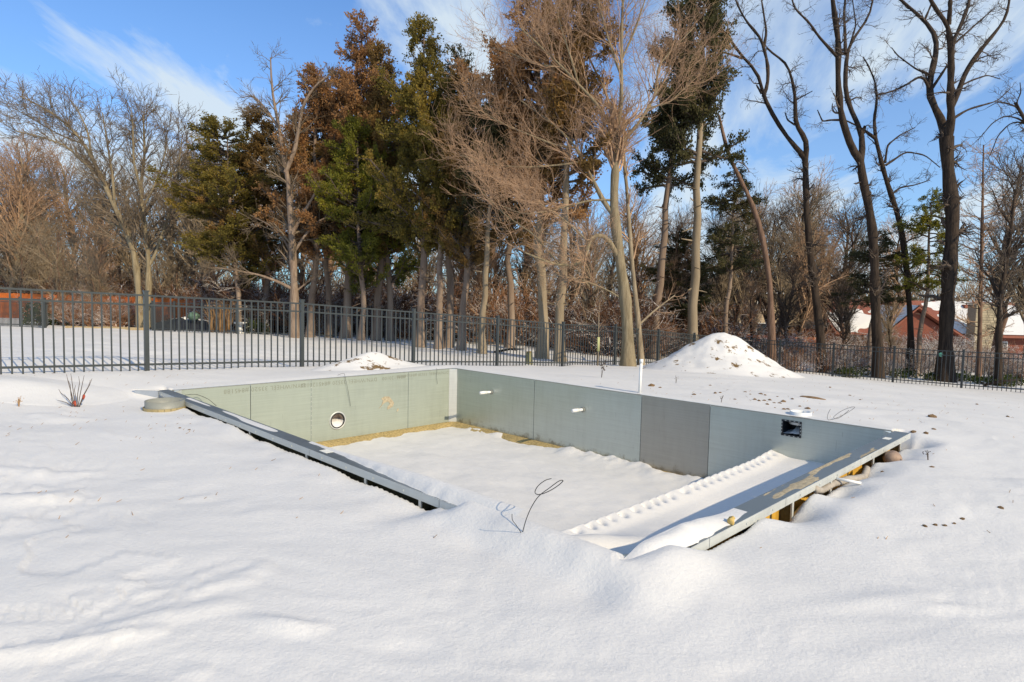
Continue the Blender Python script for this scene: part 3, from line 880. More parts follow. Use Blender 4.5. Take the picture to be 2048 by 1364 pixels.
# stone, stick, corrugated hose and foam under the right flange
zy = lambda x, y: gz(x, y)
blob('stone', (L + .24, -1.02, zy(L + .24, -1.02) + .05), (.09, .12, .10), stone_m, 5, 'round brown stone lodged beneath the right pool flange', 'stone', sub=3, rough=.12)
m = MB(); m.tube([(L + .17, -2.62, -.06), (L + .36, -2.55, zy(L + .36, -2.55) + .01)], [.014, .014], 8)
tag(m.build('plastic_stick', pvc_m, None, True), 'short white stick leaning against the right pool flange', 'stick')
pts = [(L + .19 + .05 * math.sin(k * .55), -1.75 - .13 * k, zy(L + .2, -1.75 - .13 * k) + .035) for k in range(12)]
m = MB()
RP = []; PPs = []
for k in range(len(pts) - 1):
    for j in range(6):
        f_ = j / 6
        PPs.append([pts[k][i] * (1 - f_) + pts[k + 1][i] * f_ for i in range(3)]); RP.append(.034 if j % 2 else .027)
m.tube(PPs, RP, 10)
tag(m.build('corrugated_hose', plain('dusty_hose', (0.33, 0.30, 0.26), 0.7, 0, 0.25, 14, 0.2), None, True), 'dusty grey corrugated hose lying in the hollow under the right flange', 'hose')
fp = onplane(1462, 1046, 2, .01)
blob('foam_lump', (fp[0], fp[1], .03), (.022, .022, .03), foam_m, 9, 'lump of yellow foam stuck on the right pool flange', 'foam', rough=.5)
# wires
def wire(name, P, r, label, cat='wire'):
    P = np.array(P, float)
    t_ = np.linspace(0, len(P) - 1, (len(P) - 1) * 8 + 1); i = np.clip(t_.astype(int), 0, len(P) - 2); f_ = (t_ - i)[:, None]
    g_ = lambda k: P[np.clip(k, 0, len(P) - 1)]
    p0, p1, p2, p3 = g_(i - 1), g_(i), g_(i + 1), g_(i + 2)
    Q = .5 * (2 * p1 + (p2 - p0) * f_ + (2 * p0 - 5 * p1 + 4 * p2 - p3) * f_ ** 2 + (-p0 + 3 * p1 - 3 * p2 + p3) * f_ ** 3)
    m = MB(); m.tube(Q, [r] * len(Q), 6)
    return tag(m.build(name, wire_m, None, True), label, cat)
wb = onplane(1044, 1067, 2, .03)
dw = float((wb - CAM) @ AF)
def wpts(pp, d0, d1=None):
    d1 = d0 if d1 is None else d1
    return [at(a, b, d0 + (d1 - d0) * i / (len(pp) - 1)) for i, (a, b) in enumerate(pp)]
wire('wire', wpts([(1044, 1069), (1052, 1040), (1063, 1014), (1078, 992), (1100, 975), (1118, 962), (1126, 962), (1112, 974), (1092, 985), (1076, 989), (1070, 984), (1076, 972), (1090, 961), (1103, 957)], dw, dw + .12), .0028, 'bent black wire with a loop rising from the left pool rim near the front corner')
wire('wire', wpts([(1043, 1067), (1033, 1051), (1025, 1040), (1024, 1028)], dw, dw - .05), .0022, 'short grey wire end beside the tall looped wire', 'wire')
w2 = onplane(1655, 841, 1, .06); dw2 = float((w2 - CAM) @ AF)
wire('wire', wpts([(1650, 841), (1663, 839), (1673, 836), (1690, 828), (1706, 818), (1709, 814), (1700, 815), (1683, 822), (1669, 832), (1668, 836), (1678, 836), (1690, 827), (1698, 820)], dw2, dw2 + .1), .0025, 'coiled dark wire standing in snow behind the far wall near the right corner')
wire('wire', wpts([(1662, 841), (1655, 838), (1656, 828), (1661, 818)], dw2, dw2), .0025, 'curved wire hook left of the coiled dark wire')
w3 = onplane(690, 752, 0, .0)
wire('wire', [(-.06, w3[1] - .12, .04), (-.02, w3[1] - .02, .07), (.03, onplane(690, 753, 0, .03)[1], .01), tuple(onplane(695, 776, 0, .04)), tuple(onplane(699, 798, 0, .03)), tuple(onplane(701, 812, 0, .02))], .003, 'dark wire hanging over the left wall above the round light opening')
wire('wire', [(-.05, onplane(876, 742, 0, 0)[1], .03), (.02, onplane(874, 741, 0, .02)[1], .005), tuple(onplane(873, 752, 0, .03)), tuple(onplane(875, 768, 0, .03))], .0028, 'short wire hanging on the left wall next to the back corner')
wire('wire', [tuple(onplane(370, 790, 2, .03)), tuple(onplane(392, 789, 0, .12)), tuple(onplane(414, 797, 0, .16)), tuple(onplane(426, 806, 0, .2)), tuple(onplane(433, 812, 0, .24))], .004, 'thin arched cable over the left end of the pool')

# twiggy plant with red leaves
tp = gp(146, 815)
t = empty('dried_plant', tuple(tp), 'small bare twig plant with two red leaves poking through snow', 'plant')
r = np.random.default_rng(11)
dpl = float((tp - CAM) @ AF); kx = dpl / FPX
ST = [(0, 0, -22, -55), (3, 1, -8, -64), (4, 1, -3, -67), (8, -6, 2, -59), (10, -4, 24, -64), (12, -5, 28, -53), (13, -4, 34, -57), (-1, -2, -32, -10), (6, -3, 16, -42), (1, -2, -13, -35)]
rt = np.array([AR[0], AR[1], 0])
for (bx, by, tx, ty) in ST:
    p0 = rt * bx * kx + np.array([0, 0, .0]); p3 = rt * tx * kx * 1.0 + np.array([0, 0, -ty * kx]); off = r.normal(size=3) * .05
    P = [p0, p0 * .62 + p3 * .38 + [off[0] * .4, off[1] * .4, .02], p0 * .25 + p3 * .75 + [off[0], off[1], .01], p3 + [off[0], off[1], 0]]
    m = MB(); m.tube(P, [.006, .005, .004, .002], 5); m.build('stem', twig_dark, t)
for (lx, lz, s_) in ((22, 20, .045), (4, 6, .05)):
    p = rt * lx * kx + np.array([0, 0, lz * kx * 1.05])
    blob('leaf', tuple(p), (s_, s_ * .35, s_ * .75), F_red, int(lx), rough=.3, parent=t, flat=1.0)
# tall seed-head weed behind the far wall and a few more
def weed(px, py, h, seed, label, mat=twig_dark, n=5):
    p = gp(px, py); t = empty('weed', tuple(p), label, 'weed'); r = np.random.default_rng(seed)
    for k in range(n):
        a = r.uniform(0, 6.28); hh = h * r.uniform(.5, 1); b = np.array([math.cos(a), math.sin(a), 0]) * hh * r.uniform(.05, .35)
        P = [(0, 0, -.02), tuple(b * .4 + [0, 0, hh * .55]), tuple(b + [0, 0, hh])]
        m = MB(); m.tube(P, [.005, .004, .002], 4)
        for j in range(3):
            c = b * (.6 + .2 * j) + np.array([r.normal() * .03, r.normal() * .03, hh * (.6 + .18 * j)]); s_ = .010 if mat is not F_straw and h > .2 else .004
            m.box(c[0] - s_, c[0] + s_, c[1] - s_, c[1] + s_, c[2] - s_, c[2] + s_)
        m.build('stem', mat, t)
weed(1203, 757, .42, 1, 'sparse seed-head weed standing in snow left of the white pipe')
weed(1352, 766, .2, 2, 'tiny dry weed in snow right of the white pipe', n=2)
weed(1442, 806, .16, 3, 'lone grass stalk just behind the dull wall panel', n=2)
weed(38, 815, .16, 6, 'low tuft of dry grass in snow left of the red-leaved plant', F_straw, n=6)
weed(1856, 925, .11, 7, 'tiny dry stalks in snow right of the right pool wall', n=3)
# scattered frozen clods, each one a thing
r = np.random.default_rng(21)
cl = bmesh.new(); bmesh.ops.create_icosphere(cl, subdivisions=1, radius=1)
for v in cl.verts: v.co *= r.uniform(.7, 1.25)
clod_me = bpy.data.meshes.new('dirt_clod'); cl.to_mesh(clod_me); cl.free()
spots = [(1566, 804, 7), (1560, 806, 5), (1576, 818, 6), (1568, 819, 5), (1616, 817, 8), (1588, 826, 4), (1522, 790, 6), (1530, 792, 4), (1388, 790, 6), (1430, 788, 5), (1440, 787, 4), (1500, 790, 4), (1510, 800, 5),
         (1518, 803, 5), (1528, 802, 5), (1540, 801, 5), (1548, 806, 4), (1535, 809, 4), (1302, 773, 8), (1320, 776, 4), (1865, 833, 10), (1851, 870, 7), (1867, 858, 6), (1826, 866, 8), (1832, 880, 6), (1842, 884, 6),
         (1765, 936, 4), (1863, 938, 5), (2000, 1020, 7), (1924, 1040, 6), (1908, 1044, 5), (1890, 1047, 7), (1870, 1050, 6), (1850, 1051, 7), (360, 858, 4), (378, 862, 4), (2015, 835, 4), (1954, 810, 4), (1700, 790, 4), (1660, 775, 4), (1420, 770, 4), (1720, 800, 3), (1470, 800, 4), (1555, 795, 3), (1490, 786, 4), (1585, 800, 4), (1600, 812, 4), (1550, 815, 3)]
for (px, py, s_) in spots:
    p = gp(px, py); d = float((p - CAM) @ AF); s2 = s_ * d / FPX
    o = link('dirt_clod', clod_me, dirt_m, None, (p[0], p[1], p[2] + s2 * .05), r.uniform(0, 6))
    o.scale = (s2 * r.uniform(.7, 1.2), s2 * r.uniform(.6, .9), s2 * r.uniform(.35, .6))
    tag(o, 'frozen brown dirt clod lying on the snow', 'dirt clod', 'frozen dirt clods scattered on the snow')
# depression with bare soil
p = gp(1626, 798)
t = blob('soil_patch', tuple(p), (.22, .10, .03), dirt_m, 31, 'flat bare soil patch in a snow dip left of the coiled wire', 'soil patch', sub=3)
# bits of grass and debris showing through
bits = MB(); r = np.random.default_rng(8)
n_ = 0
while n_ < 260:
    px = r.uniform(0, 2040); py = r.uniform(745, 1110)
    wgt = .05 + .85 * (py < 850) * (px > 1150) + .4 * (px < 420) * (py < 900)
    if r.random() > wgt: continue
    p = gp(px, py)
    if -.3 < p[0] < L + .3 and -Wd - .3 < p[1] < .2: continue
    a = r.uniform(0, PI); l = r.uniform(.006, .022); c, s_ = math.cos(a), math.sin(a)
    bits.tube([(p[0] - c * l, p[1] - s_ * l, p[2] + .0), (p[0] + c * l, p[1] + s_ * l, p[2] + r.uniform(.005, .025))], [.0028, .002], 3)
    n_ += 1
tag(bits.build('grass_bits', F_straw), 'bits of dry grass showing through the snow', 'grass bits', kind='stuff')

# snow-covered spoil mounds
def mound(name, c, rx, ry, h, rot, label, seed, dx=0, dirt=mound_m):
    def f(u, v):
        a = u * 2 * PI; rr = v * 1.25
        X = rr * np.cos(a) * rx; Y = rr * np.sin(a) * ry
        x = c[0] + X * math.cos(rot) - Y * math.sin(rot); y = c[1] + X * math.sin(rot) + Y * math.cos(rot)
        k = np.clip(1 - rr, 0, None)
        hh = h * np.clip(1.03 - np.sqrt(rr ** 2 + .03), 0, 1) ** 1.55 * 1.24
        edge = sm(1.2, .85, rr)
        n = fbm(x * 1.3, y * 1.3, seed, 4)
        z = ground_z(x, y, False) + (hh + .10 * n * h * sm(0, .4, 1.1 - rr)) * edge - .05 * (1 - edge)
        return x - c[0], y - c[1], z
    o = sheet(name, f, 120, 60, dirt)
    o.location = (c[0], c[1], 0)
    return tag(o, label, 'dirt mound')
c = at(1442, 700, 19.0)
mound('dirt_mound', c, 2.55, 2.2, 1.27, .8, 'tall snow-covered dirt mound with bare soil patches by the right fence corner', 41)
c = (-1.2, -1.35)
mound('dirt_mound', c, 1.45, .78, .36, PI / 2, 'low snow-covered dirt heap with brown patches behind the left pool wall', 47)
c = at(55, 760, 9.2)
mound('snow_hump', (c[0], c[1]), 1.6, .8, .12, .75, 'gentle snow hump at the left edge in front of the fence', 52, dirt=snow_m)

# ------------------------------------------------------------------ fences
def post_points(x_start, u, vq, ks, d0, kd):
    out = []
    for k in ks:
        px = (x_start + u * k) / (1 + vq * k)
        out.append((px, d0 * (1 + kd * k)))
    return out
unit_picket = MB(); unit_picket.box(-.011, .011, -.011, .011, 0, 1); picket_me = unit_picket.mesh('picket')
unit_post = MB(); unit_post.box(-.036, .036, -.036, .036, 0, 1); unit_post.box(-.043, .043, -.043, .043, 1.0, 1.018); post_me = unit_post.mesh('post')
def metal_fence(name, pts, npick, label, Ht=1.38, joined=False, skip_first=False, top=None):
    """pts: post feet (x, y, z)"""
    base = pts[0]
    t = empty(name, base, label, 'fence')
    B = np.array(base)
    zt = [p[2] + Ht for p in pts] if top is None else top
    for i, p in enumerate(pts):
        q = np.array(p) - B
        o = link('post', post_me, fence_m, t, (q[0], q[1], q[2] - .06)); o.scale = (1, 1, Ht + .10); o.rotation_euler = (0, 0, math.atan2(pts[-1][1] - base[1], pts[-1][0] - base[0]))
    stuff = MB()
    for i in range(len(pts) - 1):
        a = np.array(pts[i]) - B; b = np.array(pts[i + 1]) - B
        dirv = nrm(b - a); th = math.atan2(dirv[1], dirv[0]); side = np.array([-math.sin(th), math.cos(th), 0])
        for nm, zo, hh in (('top_rail', Ht - .03, .032), ('second_rail', Ht - .20, .032), ('bottom_rail', .10, .036)):
            V8 = []
            for dz in (0, hh):
                for (e, sg) in ((a, -1), (b, -1), (b, 1), (a, 1)):
                    V8.append(e + side * sg * .0155 + np.array([0, 0, zo + dz - .01]) + (dirv * .037 if e is a else -dirv * .037))
            if joined: stuff.hexa(V8)
            else:
                m = MB(); m.hexa(V8); m.build(nm, fence_m, t)
        for k in range(1, npick + 1):
            f_ = k / (npick + 1); q = a * (1 - f_) + b * f_
            if joined:
                stuff.box(-.009, .009, -.009, .009, .0, Ht - .012, th, tuple(q))
            else:
                o = link('picket', picket_me, fence_m, t, (q[0], q[1], q[2] - .005)); o.scale = (1, 1, Ht - .012); o.rotation_euler = (0, 0, th)
    if joined:
        o = stuff.build('fence_infill', fence_m, t); o['kind'] = 'stuff'
    return t
def foot(px, d):
    p = at(px, 620, d); return (p[0], p[1])
PA = []
for k in range(-1, 9):
    px = (292 + 430.6 * k) / (1 + .1967 * k); d = 11.2 * (1 + .1967 * k)
    x, y = foot(px, d); PA.append((x, y, gz(x, y) + .01))
kx_ = np.polyfit([p[1] for p in PA], [p[0] for p in PA], 1)
PA = [(float(np.polyval(kx_, p[1])), p[1], p[2]) for p in PA]
PB = []
for k in range(0, 6):
    px = (1564 + 11.9 * k) / (1 - .0575 * k); d = 28.0 * (1 - .0575 * k)
    x, y = foot(px, d); PB.append((x, y, gz(x, y) + .01))
ky_ = np.polyfit([p[0] for p in PB], [p[1] for p in PB], 1)
PB = [(p[0], float(np.polyval(ky_, p[0])), p[2]) for p in PB]
# corner where both runs meet
yc_ = float(np.polyval(ky_, -2.9)); xc_ = float(np.polyval(kx_, yc_))
PA = [p for p in PA if p[1] < yc_ - .6] + [(xc_, yc_, gz(xc_, yc_) + .01)]
metal_fence('metal_fence', PA, 21, 'black metal picket fence from the left edge back to the corner behind the tall mound')
metal_fence('metal_fence', [(xc_, yc_ + .08, PA[-1][2])] + PB, 16, 'dark metal picket fence crossing the right side in front of the woods')
FF = []
for px, d in ((-60, 30), (-10, 30), (40, 29.8), (90, 29.6), (100, 36), (200, 37), (297, 36.5), (305, 30), (349, 29.6), (473, 29.3), (582, 30.2), (690, 31), (800, 31.5), (910, 32), (1020, 32.5), (1120, 33)):
    x, y = foot(px, d); FF.append((x, y, gz(x, y)))
metal_fence('metal_fence', FF, 20, 'distant black fence bordering the neighbouring yard behind the cedar trunks', joined=True)

def board_fence(name, ends, n, h, label, mat):
    (pa, da), (pb, db_) = ends
    a = np.array([*foot(pa, da), 0]); b = np.array([*foot(pb, db_), 0]); dv = b - a; th = math.atan2(dv[1], dv[0]); wd = np.linalg.norm(dv) / n
    t = empty(name, (a[0], a[1], gz(a[0], a[1])), label, 'fence', rotz=th)
    z0_ = gz(a[0], a[1])
    u = MB(); u.box(.004, wd - .006, -.012, .012, 0, 1); um = u.mesh('board')
    r = np.random.default_rng(n)
    for k in range(n):
        p = a + dv * k / n; z = gz(p[0], p[1]) - z0_
        o = link('board', um, mat, t, (k * wd, r.uniform(-.006, .006), z)); o.scale = (1, 1, h * r.uniform(.985, 1.015))
    for zz_ in (.3, h - .3):
        m = MB(); m.box(0, wd * n, .014, .06, zz_, zz_ + .09); m.build('backing_rail', mat, t)
    return t
board_fence('wooden_fence', ((-40, 44), (420, 44)), 110, 1.75, 'bright orange wooden board fence behind the left yard', orange_m)
board_fence('wooden_fence', ((1395, 40), (1640, 39)), 60, 1.45, 'bright orange wooden board fence behind the tall mound', orange_m)

# ------------------------------------------------------------------ trees
def resample(P, R, K):
    P = np.asarray(P, float); R = np.asarray(R, float)
    s_ = np.concatenate([[0], np.cumsum(np.linalg.norm(np.diff(P, axis=0), axis=1))]); s_ /= s_[-1]
    t = np.linspace(0, 1, K)
    Q = np.stack([np.interp(t, s_, P[:, i]) for i in range(3)], 1)
    # soften corners
    for _ in range(1): Q[1:-1] = Q[1:-1] * .5 + (Q[:-2] + Q[2:]) * .25
    return Q, np.interp(t, s_, R)
def grow(P, R, n, tr, Lr, ang, up, wig, K, rr, rmin, rng, bias=(0, 0, 0), taper=.3, lenpow=0.0, skip0=None):
    M0, K0, _ = P.shape
    seg = np.linalg.norm(np.diff(P, axis=1), axis=2).sum(1)
    pr = seg / seg.sum()
    par = rng.choice(M0, n, p=pr)
    t = rng.uniform(tr[0], tr[1], n)
    if skip0 is not None: t = np.where(par == 0, skip0 + (1 - skip0) * rng.random(n), t)
    t = t * (K0 - 1)
    i = np.minimum(t.astype(int), K0 - 2); f = (t - i)[:, None]
    p0 = P[par, i] * (1 - f) + P[par, i + 1] * f
    rp = R[par, i] * (1 - f[:, 0]) + R[par, i + 1] * f[:, 0]
    T = nrm(P[par, i + 1] - P[par, i])
    N = nrm(np.cross(T, rng.normal(size=(n, 3))))
    th = np.radians(rng.uniform(ang[0], ang[1], n))[:, None]
    D = nrm(T * np.cos(th) + N * np.sin(th))
    Ls = rng.uniform(Lr[0], Lr[1], n) * (1 - .45 * (t / (K0 - 1)) ** (1 + lenpow))
    st = (Ls / (K - 1))[:, None]
    Q = np.empty((n, K, 3)); Q[:, 0] = p0
    b = np.array(bias)
    for k in range(1, K):
        D = nrm(D + wig * rng.normal(size=(n, 3)) + np.array([0, 0, up]) + b)
        Q[:, k] = Q[:, k - 1] + D * st
    r0 = np.maximum(rp * rr, rmin)
    RR_ = np.maximum(r0[:, None] * np.linspace(1, taper, K)[None], rmin * .6)
    return Q, RR_
def tree_obj(name, base, label, cat, trunkVF, crownVF, mt, mc, group=None, crown='branches'):
    t = empty(name, tuple(base), label, cat, group)
    V, F = trunkVF
    link('trunk', mesh_np('trunk', V, F, True), mt, t)
    if crownVF is not None:
        V, F = crownVF
        link(crown, mesh_np(crown, V, F, True), mc, t)['kind'] = 'stuff'
    return t
def skeleton(base_px, d, limbs, rng, k3=.45):
    """limbs: list of (parent index or None, pixel polyline, r0 px, r1 px) -> world polylines"""
    out = []; dep = []
    for (par, pp, r0, r1) in limbs:
        pp = np.array(pp, float)
        arc = np.concatenate([[0], np.cumsum(np.linalg.norm(np.diff(pp, axis=0), axis=1))])
        if par is None: d0, kk = d, 0
        else:
            q = np.linalg.norm(limbs_px(limbs, par) - pp[0], axis=1).argmin(); d0 = dep[par][q]; kk = rng.uniform(-k3, k3)
        dd = d0 + kk * arc * d / FPX
        dep.append(dd)
        P = np.array([at(a, b, e) for (a, b), e in zip(pp, dd)])
        R = np.linspace(r0, r1, len(pp)) * d / FPX
        out.append(resample(P, R, 16))
    return np.array([o[0] for o in out]), np.array([o[1] for o in out])
def limbs_px(limbs, i): return np.array(limbs[i][1], float)
def pixtree(name, d, limbs, levels, label, mt, mc, seed, flare=1.5, cat='tree', extra=None, trunk_sides=12, k3=.45):
    rng = np.random.default_rng(seed)
    P, R = skeleton(None, d, limbs, rng, k3)
    b0 = P[0, 0].copy(); zg = gz(b0[0], b0[1])
    # carry the trunk down to the ground
    for i in range(len(limbs)):
        if limbs[i][0] is None:
            P[i, 0, 2] = min(P[i, 0, 2], gz(P[i, 0, 0], P[i, 0, 1]) - .08)
            R[i, 0] *= flare; R[i, 1] *= 1 + (flare - 1) * .3
    base = np.array([b0[0], b0[1], zg])
    jit = 1 + .10 * rng.normal(size=R.shape) * (np.arange(16) > 1)
    V, F = tubes(P - base, R * np.clip(jit, .8, 1.2), trunk_sides)
    parts = []; cp, crr = P, R
    for lv in levels:
        cp2, cr2 = grow(cp, crr, rng=rng, **{k: v for k, v in lv.items() if k not in ('sides', 'keep')})
        parts.append(tubes(cp2 - base, cr2, lv.get('sides', 3)))
        if not lv.get('keep'): cp, crr = cp2, cr2
    cv = join(parts) if parts else None
    return tree_obj(name, base, label, cat, (V, [F]), (cv[0], cv[1]) if cv else None, mt, mc)
def LV(n, tr, Lr, ang, up=.05, wig=.12, K=5, rr=.45, rmin=.006, sides=3, **k):
    return dict(n=n, tr=tr, Lr=Lr, ang=ang, up=up, wig=wig, K=K, rr=rr, rmin=rmin, sides=sides, **k)

# big spreading multi-stemmed tree right of centre
BIG = [(None, [(1256, 731), (1256, 690), (1255, 658), (1252, 600), (1244, 556), (1240, 521), (1238, 500), (1232, 453), (1226, 424), (1229, 395), (1228, 370), (1234, 293), (1234, 256)], 12, 7),
       (0, [(1234, 258), (1219, 246), (1206, 228), (1188, 200), (1157, 169), (1126, 135), (1080, 92), (1040, 55)], 6, 1.5),
       (0, [(1234, 258), (1243, 216), (1243, 154), (1243, 62), (1247, -20), (1246, -60)], 6, 2.5),
       (0, [(1235, 293), (1254, 272), (1274, 253), (1296, 216), (1317, 179), (1311, 148), (1317, 129), (1342, 102), (1388, 55)], 6, 1.5),
       (0, [(1229, 432), (1213, 413), (1199, 389), (1188, 363), (1166, 323), (1154, 296), (1132, 271), (1090, 235), (1040, 200)], 8, 1.5),
       (0, [(1236, 515), (1228, 500), (1220, 480), (1205, 468), (1185, 468), (1176, 483), (1173, 512), (1168, 526), (1144, 529), (1120, 532), (1085, 520), (1050, 505)], 8, 2),
       (4, [(1154, 296), (1110, 290), (1060, 270), (1000, 245), (950, 215)], 3.5, 1),
       (4, [(1166, 323), (1120, 330), (1050, 335), (980, 330), (920, 310)], 3.5, 1),
       (1, [(1157, 169), (1140, 110), (1120, 50), (1105, -20)], 3, 1.2), (1, [(1126, 135), (1080, 130), (1030, 110), (985, 95)], 2.5, .8),
       (2, [(1243, 154), (1220, 90), (1200, 20), (1190, -40)], 3.5, 1.2), (2, [(1243, 120), (1270, 60), (1290, 0), (1300, -40)], 3.5, 1.2),
       (3, [(1296, 216), (1340, 205), (1375, 170), (1400, 150)], 2.5, .8), (0, [(1230, 400), (1180, 400), (1110, 420), (1050, 430), (1000, 410)], 3.5, 1),
       (5, [(1120, 532), (1070, 470), (1010, 430), (960, 380)], 2.5, .8), (5, [(1176, 483), (1130, 440), (1070, 400), (1010, 360)], 3, .8), (0, [(1234, 256), (1210, 180), (1170, 100), (1150, 20)], 4, 1.5),
       (0, [(1248, 600), (1215, 580), (1165, 560), (1110, 548)], 2.5, .8)]
BIG = [BIG[0]] + [(a, b, c * .68, e * .75) for a, b, c, e in BIG[1:]]
pixtree('spreading_tree', 21.4, BIG,
        [LV(300, (.25, 1), (1.3, 3.4), (20, 55), .19, .19, 8, .42, .009, 4, skip0=.8), LV(2800, (.2, 1), (.6, 1.9), (20, 62), .10, .20, 6, .5, .006), LV(8800, (.25, 1), (.25, .9), (20, 60), .08, .19, 4, .6, .0052)],
        'big bare tree with reddish twigs and a crooked low limb, in front of the fence', tanbark, twig_red, 3)
# companion trunk just behind it
pixtree('slender_tree', 23.5, [(None, [(1283, 730), (1277, 650), (1270, 585), (1264, 527), (1258, 453), (1255, 390), (1250, 339), (1246, 308), (1250, 240)], 5.5, 2.4),
                               (0, [(1277, 650), (1310, 620), (1350, 590)], 2.5, 1)],
        [LV(24, (.35, 1), (.8, 1.8), (25, 60), .05, .12, 6, .5, .01, 4), LV(160, (.2, 1), (.3, 1), (20, 50), .05, .12, 4, .6, .008)],
        'slim pale trunk hugging the right side of the big bare tree', palebark, twig_red, 5)
# dark locusts at the right
R1 = [(None, [(1643, 729), (1642, 676), (1634, 613), (1626, 550), (1618, 486), (1613, 423), (1611, 360), (1612, 348), (1610, 314)], 8, 6),
      (0, [(1611, 316), (1602, 305), (1590, 294), (1565, 263), (1539, 218), (1523, 187), (1520, 149), (1511, 136), (1485, 117), (1463, 82), (1435, 47), (1413, 13), (1400, -20)], 5.5, 1.5),
      (1, [(1527, 192), (1536, 171), (1536, 127), (1527, 95), (1523, 76), (1504, 57), (1489, 38), (1473, 6), (1465, -20)], 4, 1.5),
      (2, [(1528, 95), (1533, 63), (1527, 25), (1520, -20)], 3, 1.3), (1, [(1485, 117), (1463, 109), (1432, 101), (1400, 90)], 2.4, 1),
      (0, [(1611, 316), (1615, 285), (1606, 269), (1590, 250), (1591, 221), (1590, 190), (1583, 152), (1571, 123), (1549, 111), (1533, 95)], 5.5, 1.5),
      (5, [(1590, 250), (1575, 240), (1570, 225)], 2, 1), (5, [(1592, 200), (1610, 190), (1625, 182)], 1.6, .7), (1, [(1523, 187), (1513, 170)], 2.5, 1.5)]
lv_loc = lambda n: [LV(n, (.3, 1), (.5, 1.5), (30, 75), .03, .28, 7, .4, .011, 4), LV(n * 8, (.2, 1), (.25, .9), (25, 70), .02, .28, 5, .55, .008), LV(n * 16, (.3, 1), (.1, .4), (30, 70), .02, .2, 3, .6, .007)]
pixtree('locust_tree', 29.0, R1, lv_loc(60), 'dark crooked S-shaped tree rising just right of the tall mound', darkbark, twig_dark, 7)
R2 = [(None, [(1757, 737), (1756, 700), (1751, 629), (1750, 550), (1745, 455), (1735, 400), (1726, 360), (1722, 345), (1721, 320)], 9, 7.5),
      (0, [(1721, 322), (1704, 301), (1691, 259), (1682, 234), (1678, 190), (1675, 142), (1678, 104), (1675, 63), (1669, 32), (1663, -20)], 7.5, 4),
      (0, [(1721, 325), (1727, 285), (1726, 266), (1710, 237), (1694, 206), (1688, 158), (1694, 136), (1691, 108), (1704, 79), (1723, 57), (1742, 25), (1748, -20)], 6.5, 2),
      (1, [(1675, 115), (1663, 101), (1637, 73), (1618, 44), (1590, 19), (1580, -15)], 3, 1.2), (2, [(1691, 108), (1690, 70), (1688, 30), (1692, -20)], 3.5, 2),
      (1, [(1682, 240), (1660, 240), (1645, 243), (1635, 220)], 2.5, 1), (2, [(1700, 90), (1712, 50), (1705, 0)], 2.2, 1), (2, [(1726, 266), (1730, 252)], 4, 3)]
pixtree('locust_tree', 27.5, R2, lv_loc(60), 'tall dark tree with twin upright stems in front of the red-roofed house', darkbark, twig_dark, 8)
R3 = [(None, [(1822, 722), (1821, 640), (1814, 550), (1808, 487), (1795, 423), (1780, 385), (1776, 373), (1767, 342), (1757, 300), (1750, 272)], 6, 3.5),
      (0, [(1751, 274), (1748, 240), (1754, 202), (1751, 165), (1735, 127), (1726, 114)], 3.5, 1), (0, [(1752, 278), (1732, 263), (1715, 252), (1690, 240)], 3.5, 1.2),
      (0, [(1772, 330), (1790, 318), (1812, 303), (1850, 310), (1880, 335)], 2.5, .8), (0, [(1770, 325), (1775, 290), (1800, 270), (1830, 255)], 2.5, .8), (0, [(1782, 390), (1800, 375), (1830, 370), (1860, 360)], 2, .8), (1, [(1754, 190), (1780, 184), (1805, 174)], 2, .8)]
pixtree('locust_tree', 29.5, R3, lv_loc(55), 'thin dark curving tree just left of the thickest right-hand trunk', darkbark, twig_dark, 9)
R4 = [(None, [(1890, 754), (1891, 690), (1893, 645), (1897, 566), (1903, 486), (1907, 423), (1900, 380), (1897, 348), (1893, 300), (1893, 275)], 14, 12),
      (0, [(1893, 285), (1888, 260), (1884, 237), (1868, 215), (1857, 190), (1859, 158), (1868, 127), (1875, 95), (1871, 66), (1849, 41), (1821, 16), (1795, -5), (1780, -20)], 9, 2),
      (0, [(1894, 280), (1900, 265), (1903, 237), (1900, 190), (1903, 127), (1900, 79), (1897, 47), (1875, 25), (1856, -10)], 9, 3),
      (2, [(1902, 110), (1906, 82), (1919, 57), (1935, 16), (1943, -20)], 5, 2.5), (2, [(1897, 50), (1900, 20), (1901, -20)], 4.5, 3),
      (2, [(1902, 215), (1912, 195), (1922, 171), (1928, 149), (1951, 114), (1973, 85), (1995, 60), (2014, 32), (2020, -10)], 6, 2),
      (1, [(1857, 175), (1848, 155), (1840, 152), (1805, 174), (1780, 184), (1754, 190)], 3, 1), (1, [(1860, 150), (1845, 143), (1833, 139), (1795, 111), (1783, 95)], 3, .8),
      (2, [(1903, 240), (1920, 228), (1938, 218), (1970, 209), (1995, 202), (2020, 178)], 3, .8), (1, [(1849, 41), (1862, 10), (1868, -20)], 2.5, 1.2), (5, [(1922, 171), (1945, 160), (1975, 150), (2000, 158)], 2.2, .8), (3, [(1906, 90), (1950, 50), (1990, 15)], 2, .8),
      (1, [(1858, 185), (1872, 165), (1882, 150), (1895, 130)], 3.5, 2)]
pixtree('locust_tree', 26.5, R4, lv_loc(80), 'thickest dark trunk at the right, forking high into several limbs', darkbark, twig_dark, 10)
R5 = [(None, [(1545, 702), (1542, 655), (1542, 613), (1539, 550), (1527, 487), (1517, 439), (1501, 401), (1485, 364), (1466, 332), (1454, 307), (1447, 269), (1442, 250), (1438, 231)], 6.8, 2.2),
      (0, [(1466, 335), (1475, 322), (1490, 330), (1500, 345)], 1.5, .7), (0, [(1440, 250), (1446, 240)], 1.5, .8)]
